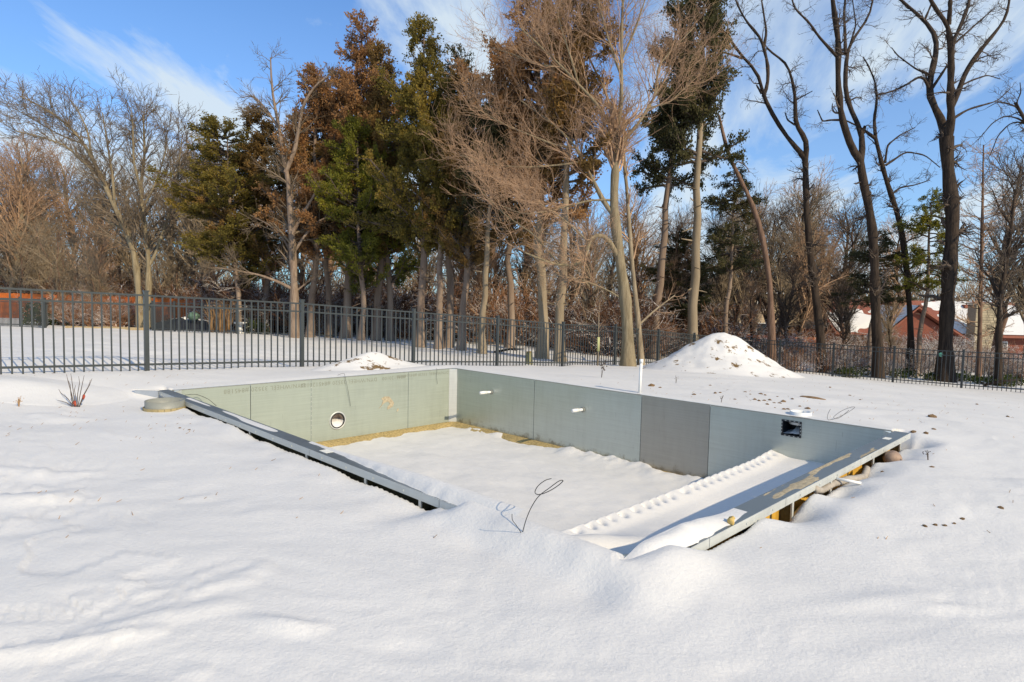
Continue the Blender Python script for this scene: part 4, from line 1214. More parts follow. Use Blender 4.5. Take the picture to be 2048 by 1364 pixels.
pixtree('dead_tree', 29.0, R5, [LV(14, (.4, 1), (.3, .9), (40, 80), .0, .2, 5, .4, .01), LV(40, (.3, 1), (.1, .4), (30, 70), .0, .2, 3, .6, .008)], 'leaning dead snag with a broken top rising behind the tall mound', redbark, twig_dark, 12)
R6 = [(None, [(1998, 745), (1997, 690), (1999, 640), (2000, 592), (2005, 567), (2019, 492), (2024, 440), (2030, 380)], 6, 2), (0, [(2000, 600), (1988, 575), (1984, 560), (1965, 540), (1950, 500)], 3, 1), (0, [(2006, 565), (2030, 530), (2060, 500)], 2.5, 1), (0, [(2022, 450), (2000, 420), (1985, 380)], 2, .8)]
pixtree('bare_tree', 25.5, R6, [LV(60, (.2, 1), (.8, 2.2), (30, 70), .02, .2, 6, .45, .012, 4), LV(420, (.2, 1), (.4, 1.1), (25, 65), .0, .18, 5, .6, .009), LV(900, (.2, 1), (.2, .5), (25, 60), .0, .15, 3, .6, .008)], 'dark twisting bare tree close to the right edge behind the fence', darkbark, twig_dark, 13)
R7 = [(None, [(2090, 760), (2088, 500), (2080, 330), (2066, 262), (2050, 240), (2030, 205)], 12, 3), (0, [(2052, 242), (2032, 213), (2010, 205), (1995, 204), (1975, 215)], 3, .8), (0, [(2045, 232), (2033, 205), (2042, 185), (2040, 165)], 2.5, 1),
      (0, [(2058, 250), (2035, 236), (2010, 231), (1985, 245), (1965, 270), (1945, 290)], 3, .7), (0, [(2060, 252), (2040, 243), (2020, 246), (1995, 272), (1985, 300), (1975, 320)], 3, .7), (0, [(2080, 330), (2040, 350), (2010, 390), (1990, 430)], 3, .8)]
R7 = [(a, b, c * (.62 if a is not None else .8), e * .7) for a, b, c, e in R7]
pixtree('bare_tree', 24.0, R7, [LV(50, (.3, 1), (.5, 1.3), (30, 75), .0, .25, 6, .45, .01, 4), LV(260, (.2, 1), (.2, .7), (25, 65), .0, .25, 4, .6, .008)], 'tree just outside the right edge reaching thin branches into view', darkbark, twig_dark, 14)
R8 = [(None, [(1958, 735), (1960, 640), (1963, 520), (1965, 420), (1966, 350), (1967, 290)], 4.4, 1.0)]
pixtree('bare_tree', 27.5, R8, [LV(90, (.12, 1), (.8, 2.0), (55, 90), .09, .08, 6, .35, .010, 4, lenpow=.2), LV(620, (.2, 1), (.25, .8), (25, 60), .06, .12, 4, .6, .008), LV(1300, (.2, 1), (.1, .35), (30, 70), .04, .1, 3, .6, .007)], 'straight slender tree with a cone of fine pinkish twigs behind the stone chimney side', redbark, twig_red, 15)
# left-hand spreading tree with twin trunks
T1 = [(None, [(283, 652), (276, 581), (273, 527), (266, 484), (248, 455), (230, 416), (208, 365), (184, 315), (172, 290), (144, 254), (90, 215), (40, 192)], 10, 1.5),
      (None, [(298, 652), (297, 590), (298, 527), (293, 473), (284, 419), (280, 365), (291, 312), (287, 258), (287, 230)], 9, 1.5),
      (0, [(266, 484), (251, 459), (223, 448), (187, 426), (150, 400), (110, 380)], 4, 1), (1, [(281, 380), (267, 322), (266, 258), (262, 215)], 4, 1),
      (1, [(299, 530), (306, 522), (323, 473), (341, 419), (355, 365), (359, 312), (365, 270)], 5, 1), (0, [(230, 416), (225, 350), (215, 290), (205, 225)], 4, 1), (0, [(208, 365), (175, 330), (130, 290), (70, 270), (30, 262)], 3.5, 1),
      (1, [(284, 419), (310, 370), (330, 310), (335, 260)], 3.5, 1), (0, [(184, 315), (175, 260), (150, 210), (140, 200)], 3, .8), (4, [(341, 419), (380, 380), (410, 340), (425, 310)], 2.5, .8), (0, [(172, 290), (120, 270), (60, 235), (25, 215)], 2.5, .8)]
T1 = [(a, b, c * .72, e * .8) for a, b, c, e in T1]
pixtree('spreading_tree', 33.0, T1, [LV(260, (.25, 1), (1.2, 3.0), (18, 50), .06, .14, 6, .45, .014, 4), LV(2000, (.2, 1), (.6, 1.7), (18, 55), .05, .16, 5, .5, .011), LV(7000, (.25, 1), (.25, .8), (20, 60), .03, .16, 4, .6, .0095)],
        'wide spreading bare tree with two pale trunks at the left', tanbark, twig_brown, 17)
# deciduous tree mixed into the cedars
T2 = [(None, [(589, 672), (589, 597), (586, 509), (583, 468), (579, 400), (584, 480 - 90), (581, 375), (571, 340), (566, 300), (558, 250), (545, 200), (542, 150), (541, 115)], 8, 1.3),
      (0, [(571, 345), (590, 300), (597, 260), (605, 210), (630, 170), (660, 150)], 5, 1), (0, [(560, 260), (530, 215), (505, 190), (485, 195)], 3, .8), (0, [(583, 468), (604, 430), (620, 405), (640, 370)], 5, 1.5),
      (0, [(588, 580), (560, 565), (520, 550), (470, 540), (430, 535)], 3.5, .8), (0, [(588, 520), (570, 480), (540, 450), (500, 430)], 3, .8), (0, [(588, 505), (610, 470), (640, 440), (670, 430)], 3, .8), (0, [(589, 585), (620, 560), (650, 540)], 2, .7)]
pixtree('bare_tree', 28.5, T2, [LV(95, (.2, 1), (.7, 2.0), (20, 55), .04, .13, 6, .5, .012, 4), LV(700, (.2, 1), (.4, 1.1), (20, 55), .03, .14, 5, .55, .009), LV(1500, (.2, 1), (.2, .5), (20, 55), .03, .14, 3, .6, .008)],
        'pale bare tree in front of the leftmost cedars with low drooping branches', cedarwood, twig_brown, 18)

# --- cedars: bare trunk below, feathery crown above
def cedar_mesh(seed, n1=95, n2=900, nleaf=15000, form=1.0, z0=.36, droop=0.0, open_=0.0, hw=.17):
    """unit-height tree"""
    rng = np.random.default_rng(seed)
    K = 14; zt = np.linspace(0, 1, K)
    wob = np.cumsum(rng.normal(size=(K, 2)) * .006, axis=0); wob -= wob[0]
    P = np.stack([wob[:, 0], wob[:, 1], zt], 1)[None]
    R = (.0165 * (1 - zt) ** .8 + .0012)[None]; R[0, 0] *= 1.5
    tv = tubes(P, R, 9)
    # dead stubs on the bare part, limbs in the crown
    z = z0 + (1 - z0) * rng.random(n1) ** .9
    env = hw * form * np.clip(((1 - z) / (1 - z0)), 0, 1) ** .62 * (.55 + .45 * sm(z0, z0 + .2, z)) * rng.uniform(.35, 1.55, n1) * (1 + .4 * np.sin(z * 19 + seed))
    env += .012
    a = rng.uniform(0, 2 * PI, n1)
    D = np.stack([np.cos(a), np.sin(a), rng.uniform(-.1, .45, n1) - droop], 1)
    KK = 6; Q = np.empty((n1, KK, 3)); Q[:, 0] = np.stack([np.interp(z, zt, P[0, :, 0]), np.interp(z, zt, P[0, :, 1]), z], 1)
    st = (env / (KK - 1))[:, None]; D = nrm(D)
    for k in range(1, KK):
        D = nrm(D + .14 * rng.normal(size=D.shape) + np.array([-.05, 0, .10 - droop * .5])); Q[:, k] = Q[:, k - 1] + D * st
    r0 = .0042 * (env / .12) ** .6
    RQ = r0[:, None] * np.linspace(1, .3, KK)[None]
    lv = tubes(Q, RQ, 4)
    zs = rng.uniform(.12, z0, 16); aa = rng.uniform(0, 6.28, 16); ln = rng.uniform(.02, .06, 16)
    Qs = np.stack([np.zeros(16), np.zeros(16), zs], 1)[:, None, :] + np.linspace(0, 1, 3)[None, :, None] * (np.stack([np.cos(aa), np.sin(aa), rng.uniform(-.3, .2, 16)], 1) * ln[:, None])[:, None, :]
    sv = tubes(Qs, np.tile(np.array([.0025, .002, .001]), (16, 1)), 3)
    Q2, R2_ = grow(Q, RQ, n2, (.2, 1), (.03, .075), (20, 60), .06 - droop, .16, 5, .5, .0006, rng)
    t2 = tubes(Q2, R2_, 3)
    # sprays of foliage
    m = nleaf; par = rng.choice(n2, m); t = rng.uniform(.1, 1, m) * 4; i = np.minimum(t.astype(int), 3); f = (t - i)[:, None]
    c = Q2[par, i] * (1 - f) + Q2[par, i + 1] * f + rng.normal(size=(m, 3)) * .0042
    T = nrm(Q2[par, i + 1] - Q2[par, i]); dirn = nrm(T * .8 + rng.normal(size=(m, 3)) * .55 + np.array([0, 0, .30 - droop * 1.5]))
    sd = nrm(np.cross(dirn, rng.normal(size=(m, 3)))); nn = np.cross(dirn, sd)
    ll = rng.uniform(.0038, .0092, m)[:, None]; wl = ll * rng.uniform(.28, .46, m)[:, None]
    V = np.stack([c, c + dirn * ll * .45 + sd * wl, c + dirn * ll + nn * wl * .5, c + dirn * ll * .45 - sd * wl], 1).reshape(-1, 3)
    Fq = np.arange(m * 4).reshape(m, 4)
    lf = mesh_np('foliage', V, [Fq], False)
    tm = join([tv, sv]); bm_ = join([lv, t2])
    return mesh_np('trunk', tm[0], tm[1], True), mesh_np('branches', bm_[0], bm_[1], True), lf
CV = [cedar_mesh(101, 130, 1600, 58000, 1.0, .27), cedar_mesh(102, 115, 1300, 48000, .95, .34), cedar_mesh(103, 140, 1700, 62000, 1.12, .22), cedar_mesh(104, 95, 1000, 36000, .8, .47), cedar_mesh(105, 70, 700, 24000, 1.0, .45, .12)]
thv = math.atan2(AR[1], AR[0])
def cedar(px, d, topy, var, wpx, mat, label, seed, lean=0.0, group=None, bark=None, zsq=1.0):
    """px: where its foot stands, topy: pixel height of its tip, wpx: half width of its crown"""
    p = gd(px, d); tip = at(px, topy, d); H = tip[2] - p[2]
    t = empty('cedar_tree', tuple(p), label, 'cedar tree', group)
    r = np.random.default_rng(seed)
    tm, bm_, lf = CV[var]
    sxy = wpx * 1.22 * d / FPX / (.135)
    rz = thv + r.uniform(-.7, .7)
    for nm, me, mt in (('trunk', tm, bark or cedarwood), ('branches', bm_, twig_dark), ('foliage', lf, mat)):
        o = link(nm, me, mt, t)
        s_ = sxy if nm != 'trunk' else sxy
        if nm != 'trunk': o['kind'] = 'stuff'
        o.scale = (s_, s_, H) if nm != 'trunk' else (max(H * .8, 6), max(H * .8, 6), H)
        o.rotation_euler = (0, 0, rz)
    # lean the whole tree sideways in the wood's plane
    t.rotation_euler = Vector((0, 0, 1)).rotation_difference(Vector((AR[0] * lean, AR[1] * lean, 1)).normalized()).to_euler()
    return t
CED = [(478, 32, 255, 2, 66, F_olive, 'broad low olive cedar at the left end of the grove', -.03),
       (532, 33, 232, 0, 62, F_bronze, 'bronze-green cedar second from the left end of the grove', .0),
       (620, 30, 150, 0, 58, F_rust, 'orange-rust cedar in the left part of the grove', .02),
       (658, 31, 205, 1, 56, F_bronze, 'bronze cedar standing between the two rust-coloured cedars', -.02),
       (690, 30.5, 52, 1, 60, F_rust, 'tallest rusty brown cedar with a pointed tip left of centre', .045),
       (722, 29, 255, 2, 50, F_green, 'yellow-green cedar whose crown hangs lowest in the middle of the grove', .0),
       (752, 30, 112, 0, 50, F_bronze, 'bronze cedar right of the tallest rusty cedar', .03),
       (780, 30.5, 185, 2, 46, F_green, 'full green cedar in the middle of the grove', .0),
       (840, 27, 66, 0, 62, F_olive, 'tall dark olive cedar with a broad top in mid-grove', .02),
       (878, 26.5, 160, 1, 48, F_olive, 'narrow olive cedar right of the broad-topped one', .0),
       (897, 27.5, 115, 1, 46, F_dark, 'dark cedar with a reddish trunk behind the broad-topped one', .02),
       (923, 26, 145, 0, 52, F_bronze, 'bronze cedar with a grey flared trunk foot', .01),
       (966, 25, 200, 3, 52, F_dark, 'dark cedar with a pale straight trunk at the right end of the grove', .0),
       (1086, 24.5, -30, 1, 82, F_rust, 'rusty cedar with a bare straight trunk behind the big bare tree', -.03),
       (1122, 23, 20, 3, 72, F_bronze, 'cedar with a split pale trunk just left of the big bare tree', -.01),
       (1020, 30, 130, 1, 60, F_bronze, 'bronze cedar set back behind the reddish twigs of the big bare tree', .0),
       (1311, 30, 60, 3, 52, F_dark, 'thin dark cedar left of the tall pale-trunked one', .02),
       (1391, 29, -35, 3, 66, F_dark, 'tall cedar with a long pale bare trunk left of the dead snag', -.045),
       (1452, 31, 338, 4, 46, F_dark, 'small drooping dark cedar behind the dead snag', .0),
       (1375, 34, 470, 2, 50, F_dark, 'low dark cedar filling the gap behind the tall mound', .0),
       (1742, 31, 462, 4, 44, F_dark, 'drooping dark cedar behind the twin-stemmed dark tree', .0),
       (1838, 29, 382, 4, 40, F_green, 'green cedar between the thin curving tree and the thickest trunk', .02)]
for i, (px, d, ty, var, wpx, mat, lab, lean) in enumerate(CED):
    cedar(px, d, ty, var, wpx, mat, lab, 200 + i, lean, bark=palebark if i in (12, 13, 14, 17) else None)

# --- generic bare trees of the far wood (each copied with its trunk and branches)
def bare_variant(seed, n=(46, 420, 1500), spread=1.0, multi=1):
    rng = np.random.default_rng(seed)
    Ps = []; Rs = []
    for q in range(multi):
        K = 12; h = rng.uniform(.75, 1.0) if multi > 1 else 1.0; z = np.linspace(0, .92 * h, K)
        ln = rng.normal(size=2) * (.18 if multi > 1 else .03); wob = np.cumsum(rng.normal(size=(K, 2)) * .012, axis=0)
        Ps.append(np.stack([wob[:, 0] + ln[0] * z, wob[:, 1] + ln[1] * z, z - .01], 1)); Rs.append(.017 / multi ** .4 * (1 - z / (h)) ** .8 + .0015)
    P = np.array(Ps); R = np.array(Rs); P[:, :, :2] -= P[:, :1, :2] * .9
    q1, r1 = grow(P, R, n[0], (.22, 1), (.18 * spread, .42 * spread), (22, 55), .06, .10, 7, .5, .002, rng)
    q2, r2 = grow(q1, r1, n[1], (.2, 1), (.07, .2), (20, 55), .04, .13, 5, .55, .0013, rng)
    q3, r3 = grow(q2, r2, n[2], (.2, 1), (.03, .09), (20, 55), .03, .14, 4, .6, .0009, rng)
    t = tubes(P, R, 8); b = join([tubes(q1, r1, 4), tubes(q2, r2, 3), tubes(q3, r3, 3)])
    return mesh_np('trunk', t[0], [t[1]], True), mesh_np('branches', b[0], b[1], True)
BV = [bare_variant(301), bare_variant(302, spread=.8), bare_variant(303, (60, 600, 2200), 1.1), bare_variant(304, (70, 700, 2400), 1.0, 4)]
def bare_at(px, d, topy, var, mt, mc, label, group, seed, name='woodland_tree'):
    p = gd(px, d); H = max(at(px, topy, d)[2] - p[2], 2.5)
    r = np.random.default_rng(seed)
    t = empty(name, tuple(p), label, 'tree', group)
    for nm, me, m_ in (('trunk', BV[var][0], mt), ('branches', BV[var][1], mc)):
        o = link(nm, me, m_, t); o.scale = (H, H, H)
        if nm == 'branches': o['kind'] = 'stuff'
    t.rotation_euler = (0, 0, r.uniform(0, 6.28))
LEFT = [(-40, 48, 265, 3), (15, 47, 285, 2), (60, 50, 330, 3), (95, 52, 310, 2), (135, 37, 420, 3), (165, 50, 300, 0), (215, 49, 320, 2), (245, 52, 360, 3), (330, 48, 310, 2), (375, 50, 330, 0), (410, 47, 350, 2), (440, 50, 300, 2), (350, 47, 400, 3), (-10, 52, 330, 2), (196, 36, 480, 3), (470, 48, 390, 2), (30, 47, 400, 3), (110, 54, 350, 0), (290, 50, 340, 2), (180, 47, 400, 3), (75, 47, 420, 3)]
for i, (px, d, ty, v) in enumerate(LEFT):
    bare_at(px, d, ty, v, redbark if v == 3 else palebark, (twig_grey, twig_red)[i % 2], 'bare brown tree of the thicket around the twin-trunked tree on the left', 'bare trees of the left thicket', 400 + i)
MID = [(530, 44, 330, 2), (600, 46, 300, 0), (660, 42, 350, 2), (720, 46, 300, 2), (780, 44, 320, 0), (830, 42, 360, 2), (900, 44, 340, 2), (950, 40, 360, 0), (1000, 38, 380, 2), (1040, 40, 350, 1), (1070, 36, 440, 2), (1150, 36, 400, 1), (1180, 42, 400, 2), (1215, 38, 440, 0), (1290, 38, 400, 2), (1330, 44, 420, 0), (980, 33, 470, 1), (1165, 31, 470, 0), (1345, 34, 430, 1)]
for i, (px, d, ty, v) in enumerate(MID):
    bare_at(px, d, ty, v, redbark, (twig_red, twig_grey)[i % 2], 'bare tree standing deep in the woods behind the cedar grove', 'bare trees behind the cedar grove', 440 + i)
RIGHT = [(1440, 42, 430, 1), (1458, 38, 470, 0), (1482, 44, 400, 1), (1530, 40, 420, 0), (1552, 37, 460, 1), (1602, 38, 440, 0), (1425, 40, 420, 1), (1470, 38, 420, 0), (1497, 33, 560, 1), (1512, 46, 380, 0), (1565, 40, 378, 0), (1590, 44, 360, 1), (1580, 34, 520, 1), (1612, 42, 400, 0), (1660, 44, 430, 0), (1690, 40, 420, 1), (1705, 46, 400, 0), (1775, 44, 440, 0), (1985, 38, 300, 1), (2065, 36, 360, 0), (1640, 50, 470, 0), (1680, 33, 560, 1), (1780, 32, 600, 1)]
for i, (px, d, ty, v) in enumerate(RIGHT):
    bare_at(px, d, ty, v, darkbark if i % 3 else redbark, (twig_dark, twig_grey, twig_red)[i % 3], 'slender bare tree in the snowy woods behind the right fence', 'bare trees behind the right fence', 480 + i)

# --- brush
def brush_mesh(seed, n=26, tw=(170, 700)):
    rng = np.random.default_rng(seed)
    K = 6; a = rng.uniform(0, 6.28, n); D = nrm(np.stack([np.cos(a) * .7, np.sin(a) * .7, rng.uniform(.5, 1.6, n)], 1))
    P = np.empty((n, K, 3)); P[:, 0] = rng.normal(size=(n, 3)) * np.array([.10, .10, 0]); Ls = rng.uniform(.45, 1.0, n)
    for k in range(1, K):
        D = nrm(D + .16 * rng.normal(size=D.shape) + np.array([0, 0, .0])); P[:, k] = P[:, k - 1] + D * (Ls / (K - 1))[:, None]
    R = np.linspace(.009, .003, K)[None].repeat(n, 0)
    q1, r1 = grow(P, R, tw[0], (.2, 1), (.15, .45), (20, 65), .0, .16, 5, .6, .003, rng)
    q2, r2 = grow(q1, r1, tw[1], (.2, 1), (.07, .2), (20, 65), .0, .18, 4, .7, .0024, rng)
    v = join([tubes(P, R, 4), tubes(q1, r1, 3), tubes(q2, r2, 3)])
    return mesh_np('shrub', v[0], v[1], True)
SH = [brush_mesh(501), brush_mesh(502, 34, (240, 900)), brush_mesh(503, 20, (200, 800)), brush_mesh(504, 40, (220, 1000))]
rb = np.random.default_rng(77)
def brush(n, pxr, dr, hr, mats, label, group):
    for k in range(n):
        px = rb.uniform(*pxr); d = rb.uniform(*dr); p = gd(px, d); h = rb.uniform(*hr)
        o = link('shrub', SH[rb.integers(4)], mats[rb.integers(len(mats))], None, (p[0], p[1], p[2] - .05), rb.uniform(0, 6.28))
        o.scale = (h * rb.uniform(.9, 1.5), h * rb.uniform(.9, 1.5), h)
        tag(o, label, 'shrub', group)
brush(80, (450, 1130), (33.5, 44), (2.2, 4.6), [bush_m, bush_dk, bush_dk], 'tangled brown shrub in the undergrowth behind the cedar trunks', 'shrubs behind the cedar trunks')
brush(40, (1120, 1450), (29.5, 40), (1.8, 4.2), [bush_m, bush_dk, bush_m], 'tangled reddish shrub in the woods behind the big bare tree', 'shrubs behind the big bare tree')
brush(70, (1440, 2100), (27.5, 38), (.8, 2.0), [bush_wm, bush_wm, bush_m], 'snow-dusted shrub in the woods behind the right fence', 'snow-dusted shrubs behind the right fence')
brush(16, (1430, 1660), (33, 46), (1.4, 3.0), [bush_wm, bush_m], 'snow-dusted shrub in front of the beige house', 'shrubs in front of the beige house')
brush(26, (1680, 1910), (34, 44), (1.5, 2.6), [bush_wm, bush_m, bush_wm], 'snow-dusted shrub in front of the red brick house', 'shrubs in front of the red brick house')
brush(40, (-60, 420), (46, 52), (2.2, 4.6), [bush_m, bush_dk], 'tangled brown shrub in the thicket at the far left', 'shrubs of the left thicket')
brush(12, (110, 265), (33, 35.5), (1.5, 2.3), [bush_m], 'reddish bare shrub in the neighbour garden bed', 'shrubs of the garden bed')
# far wood as a mass
P_ = []
rf = np.random.default_rng(5)
parts = []
for k in range(240):
    px = rf.uniform(-300, 2350); d = rf.uniform(62, 95); p = gd(px, d); h = rf.uniform(7, 12)
    me = None
    n = 16; a = rf.uniform(0, 6.28, n)
    Q = np.empty((n, 5, 3)); Q[:, 0] = p + np.stack([rf.normal(size=n) * .4, rf.normal(size=n) * .4, rf.uniform(.0, .5, n) * h], 1)
    D = nrm(np.stack([np.cos(a) * .45, np.sin(a) * .45, np.ones(n)], 1))
    for j in range(1, 5):
        D = nrm(D + .18 * rf.normal(size=(n, 3))); Q[:, j] = Q[:, j - 1] + D * h * .13
    Rr = np.linspace(.07, .02, 5)[None].repeat(n, 0)
    parts.append(tubes(Q, Rr, 3))
    q1, r1 = grow(Q, Rr, 70, (.2, 1), (.8, 2.4), (20, 55), .05, .15, 4, .6, .025, rf); parts.append(tubes(q1, r1, 3))
v = join(parts)
o = link('distant_woods', mesh_np('distant_woods', v[0], v[1], True), twig_grey); tag(o, 'far bare wood reading as one hazy brown mass', 'woods', kind='stuff')

# ------------------------------------------------------------------ leafy shrubs and small yard things
def leafy(name, px, d, size, mat, seed, label, n=900, leaf=.07, cat='bush', stems=True):
    p = gd(px, d); t = empty(name, tuple(p), label, cat); r = np.random.default_rng(seed)
    dirn = nrm(r.normal(size=(n, 3))); dirn[:, 2] = np.abs(dirn[:, 2]); rad_ = r.uniform(.45, 1, n)[:, None] ** .6
    c = dirn * rad_ * np.array(size) * (1 + .25 * np.sin(dirn[:, :1] * 5 + dirn[:, 1:2] * 7))
    T = nrm(dirn + r.normal(size=(n, 3)) * .7); sd = nrm(np.cross(T, r.normal(size=(n, 3)))); l = r.uniform(.6, 1.3, n)[:, None] * leaf
    V = np.stack([c, c + T * l * .5 + sd * l * .35, c + T * l, c + T * l * .5 - sd * l * .35], 1).reshape(-1, 3)
    link('foliage', mesh_np('foliage', V, [np.arange(n * 4).reshape(n, 4)]), mat, t)
    m = MB()
    for k in range(8):
        e = c[k * 7 % n]; m.tube([(0, 0, -.05), tuple(e * .5 + [0, 0, .05]), tuple(e)], [.02, .014, .006], 4)
    m.build('stems', twig_dark, t)
    return t
leafy('evergreen_bush', 78, 33.5, (.75, .75, 1.15), F_bush, 1, 'rounded evergreen bush in front of the orange fence at the left', 1500, .13)
leafy('evergreen_bush', 140, 34, (.35, .35, .55), F_bush, 2, 'small evergreen bush beside the snow-topped wall in the garden bed', 500, .1)
leafy('evergreen_bush', 512, 31.5, (.5, .5, .75), F_bush, 3, 'yellow-green bush right of the white birdbath', 420, .14)
rl = np.random.default_rng(6)
for k in range(26):
    px = rl.uniform(1655, 2060); d = 24.6 + (1990 - px) * .006 + rl.uniform(.6, 3.4)
    leafy('ground_plant', px, d, (.35, .35, rl.uniform(.2, .4)), F_bush, 20 + k, 'low dark evergreen plant poking through snow behind the right fence', 200, .09, 'plant')
    bpy.context.scene.objects[-1] if False else None
for o in COL.objects:
    if o.name.startswith('ground_plant'): o['group'] = 'low evergreen plants behind the right fence'
# dry ornamental grass
p = gd(440, 31.5); t = empty('ornamental_grass', tuple(p), 'tall tuft of tan dry grass behind the left fence', 'grass tuft')
m = MB(); r = np.random.default_rng(3)
for k in range(150):
    a = r.uniform(0, 6.28); b0 = np.array([math.cos(a), math.sin(a), 0]) * r.uniform(0, .55); h = r.uniform(.8, 1.7); e = b0 * 1.8 + np.array([0, 0, h])
    m.tube([tuple(b0), tuple(b0 * 1.2 + [0, 0, h * .6]), tuple(e)], [.014, .012, .005], 3, False)
m.build('grass_blades', F_straw, t)['kind'] = 'stuff'
# birdbath
p = gd(480, 31); t = empty('birdbath', tuple(p), 'small white birdbath on a pedestal behind the left fence', 'birdbath')
m = MB(); m.tube([(0, 0, 0), (0, 0, .06), (0, 0, .1), (0, 0, .45)], [.2, .2, .13, .12], 12); m.build('pedestal', trim_m, t, True)
m = MB(); m.tube([(0, 0, .45), (0, 0, .48), (0, 0, .56)], [.14, .26, .33], 16); m.build('bowl', trim_m, t, True)
# garden bed edging and low snow-topped wall
for k, (pa, pb) in enumerate(((132, 205), (206, 286))):
    a = gd(pa, 31.5 - k * .3); b = gd(pb, 31.2 - k * .5)
    m = MB(); th = math.atan2(b[1] - a[1], b[0] - a[0]); ll = math.hypot(b[0] - a[0], b[1] - a[1])
    m.box(0, ll, -.06, .06, -.05, .11, th, tuple(a)); o = m.build('bed_edging', plain('tan_edging_%d' % k, (0.42, 0.32, 0.18), 0.8), None)
    tag(o, ('left length', 'right length')[k] + ' of tan timber edging along the neighbour garden bed', 'edging')
p = gd(150, 34.5); t = empty('stone_wall', tuple(p), 'low brown wall topped with snow in the garden bed', 'wall')
th = math.atan2(AR[1], AR[0])
r = np.random.default_rng(2)
for j in range(3):
    for k in range(7):
        m = MB(); xo = k * .25 + (.12 if j % 2 else 0) - .8; m.box(xo + .006, xo + .244, -.12, .12, j * .17, j * .17 + .16, th); m.build('block', sand_m if False else stump_m, t)
m = MB(); m.box(-.82, 1.1, -.14, .14, .512, .60, th); m.build('wall_snow', snow_m, t)
# tarpaulin heap with things under it
p = gd(372, 32.5); t = empty('tarp_heap', tuple(p), 'low heap covered by a black tarpaulin with snow on top behind the left fence', 'tarp')
def tarp_f(u, v):
    x = (u - .5) * 3.3; y = (v - .5) * 1.2
    h = .55 * (1 - (2 * v - 1) ** 4) * (1 - (2 * u - 1) ** 6) + .18 * fbm(x * 2.2, y * 2.2, 5, 3) * (1 - (2 * u - 1) ** 4)
    return x * AR[0] - y * AR[1], x * AR[1] + y * AR[0], np.maximum(h, -.05)
sheet('tarp_sheet', tarp_f, 50, 24, tarp_m, t)
def tsn(u, v):
    a, b, h = tarp_f(u * .8 + .08, v * .4 + .35); return a, b, h + .02 + .07 * fbm(u * 9, v * 4, 8, 3)
sheet('tarp_snow', tsn, 50, 12, snow_m, t)
blob('garden_globe', tuple(gd(388, 32) + np.array([0, 0, .75])), (.28, .28, .28), plain('green_globe', (0.10, 0.17, 0.12), 0.4), 3, 'dull green rounded lump showing above the black tarpaulin', 'garden ornament', sub=3, rough=.08)
# stump, sapling in its tube, disc on the trunk
p = gp(1058, 728); t = empty('tree_stump', tuple(p), 'short mossy green stump behind the fence left of the big bare tree', 'stump')
m = MB(); m.tube([(0, 0, -.1), (.01, 0, .06), (.0, .01, .36), (.01, .0, .40)], [.16, .12, .105, .10], 12); m.build('stump_body', stump_m, t, True)
m = MB(); m.tube([(0, 0, .40), (0, 0, .42)], [.10, .09], 12); m.build('stump_top', sand_m, t)
p = gd(1198, 20.6); t = empty('young_tree', tuple(p), 'thin young sapling in a pale green guard tube near the fence', 'sapling')
hh = 2.1
m = MB(); m.tube([(0, 0, -.1), (.01, .0, .6), (-.01, 0, 1.5), (-.02, .01, hh)], [.022, .02, .016, .006], 8); m.build('trunk', palebark, t, True)
m = MB(); m.tube([(.004, 0, .48), (.0, 0, .95)], [.045, .045], 10); m.build('guard_tube', tube_m, t, True)
for k in range(6):
    a = k * 1.1; m = MB(); m.tube([(0, 0, 1.1 + .15 * k), (.22 * math.cos(a), .22 * math.sin(a), 1.4 + .16 * k)], [.007, .003], 4); m.build('branch', twig_red, t)
pd = at(1881, 709, 26.05)
m = MB(); nv = Vector((-AF[0], -AF[1], 0)).normalized()
m.tube([tuple(pd), tuple(pd + np.array(nv) * .03)], [.085, .085], 16); tag(m.build('trunk_disc', teal_m, None), 'small teal disc fixed on the thickest right-hand trunk', 'disc')
# fallen branches on the woodland snow at the right
r = np.random.default_rng(14)
for k, (pa, da, pb, db_, lab) in enumerate(((1975, 24.6, 2046, 24.0, 'long fallen branch lying behind the fence at the right edge'), (1560, 29.8, 1610, 29.2, 'snowy fallen branch lying behind the fence right of the tall mound'), (990, 25.6, 1050, 24.6, 'fallen forked branch on the snow left of the split-trunk cedar'))):
    a = gd(pa, da); b = gd(pb, db_)
    mid = (a + b) / 2 + np.array([0, 0, .25]); t = empty('fallen_branch', tuple(a), lab, 'branch')
    m = MB(); m.tube([(0, 0, .03), tuple(mid - a), tuple(b - a + [0, 0, .35])], [.06, .045, .02], 7); m.build('limb', darkbark, t, True)
    for j in range(5):
        s_ = (b - a) * r.uniform(.3, .9) + np.array([0, 0, .25]); m = MB(); m.tube([tuple(s_), tuple(s_ + r.normal(size=3) * .3 + [0, 0, .25])], [.018, .006], 4); m.build('twig', twig_dark, t)

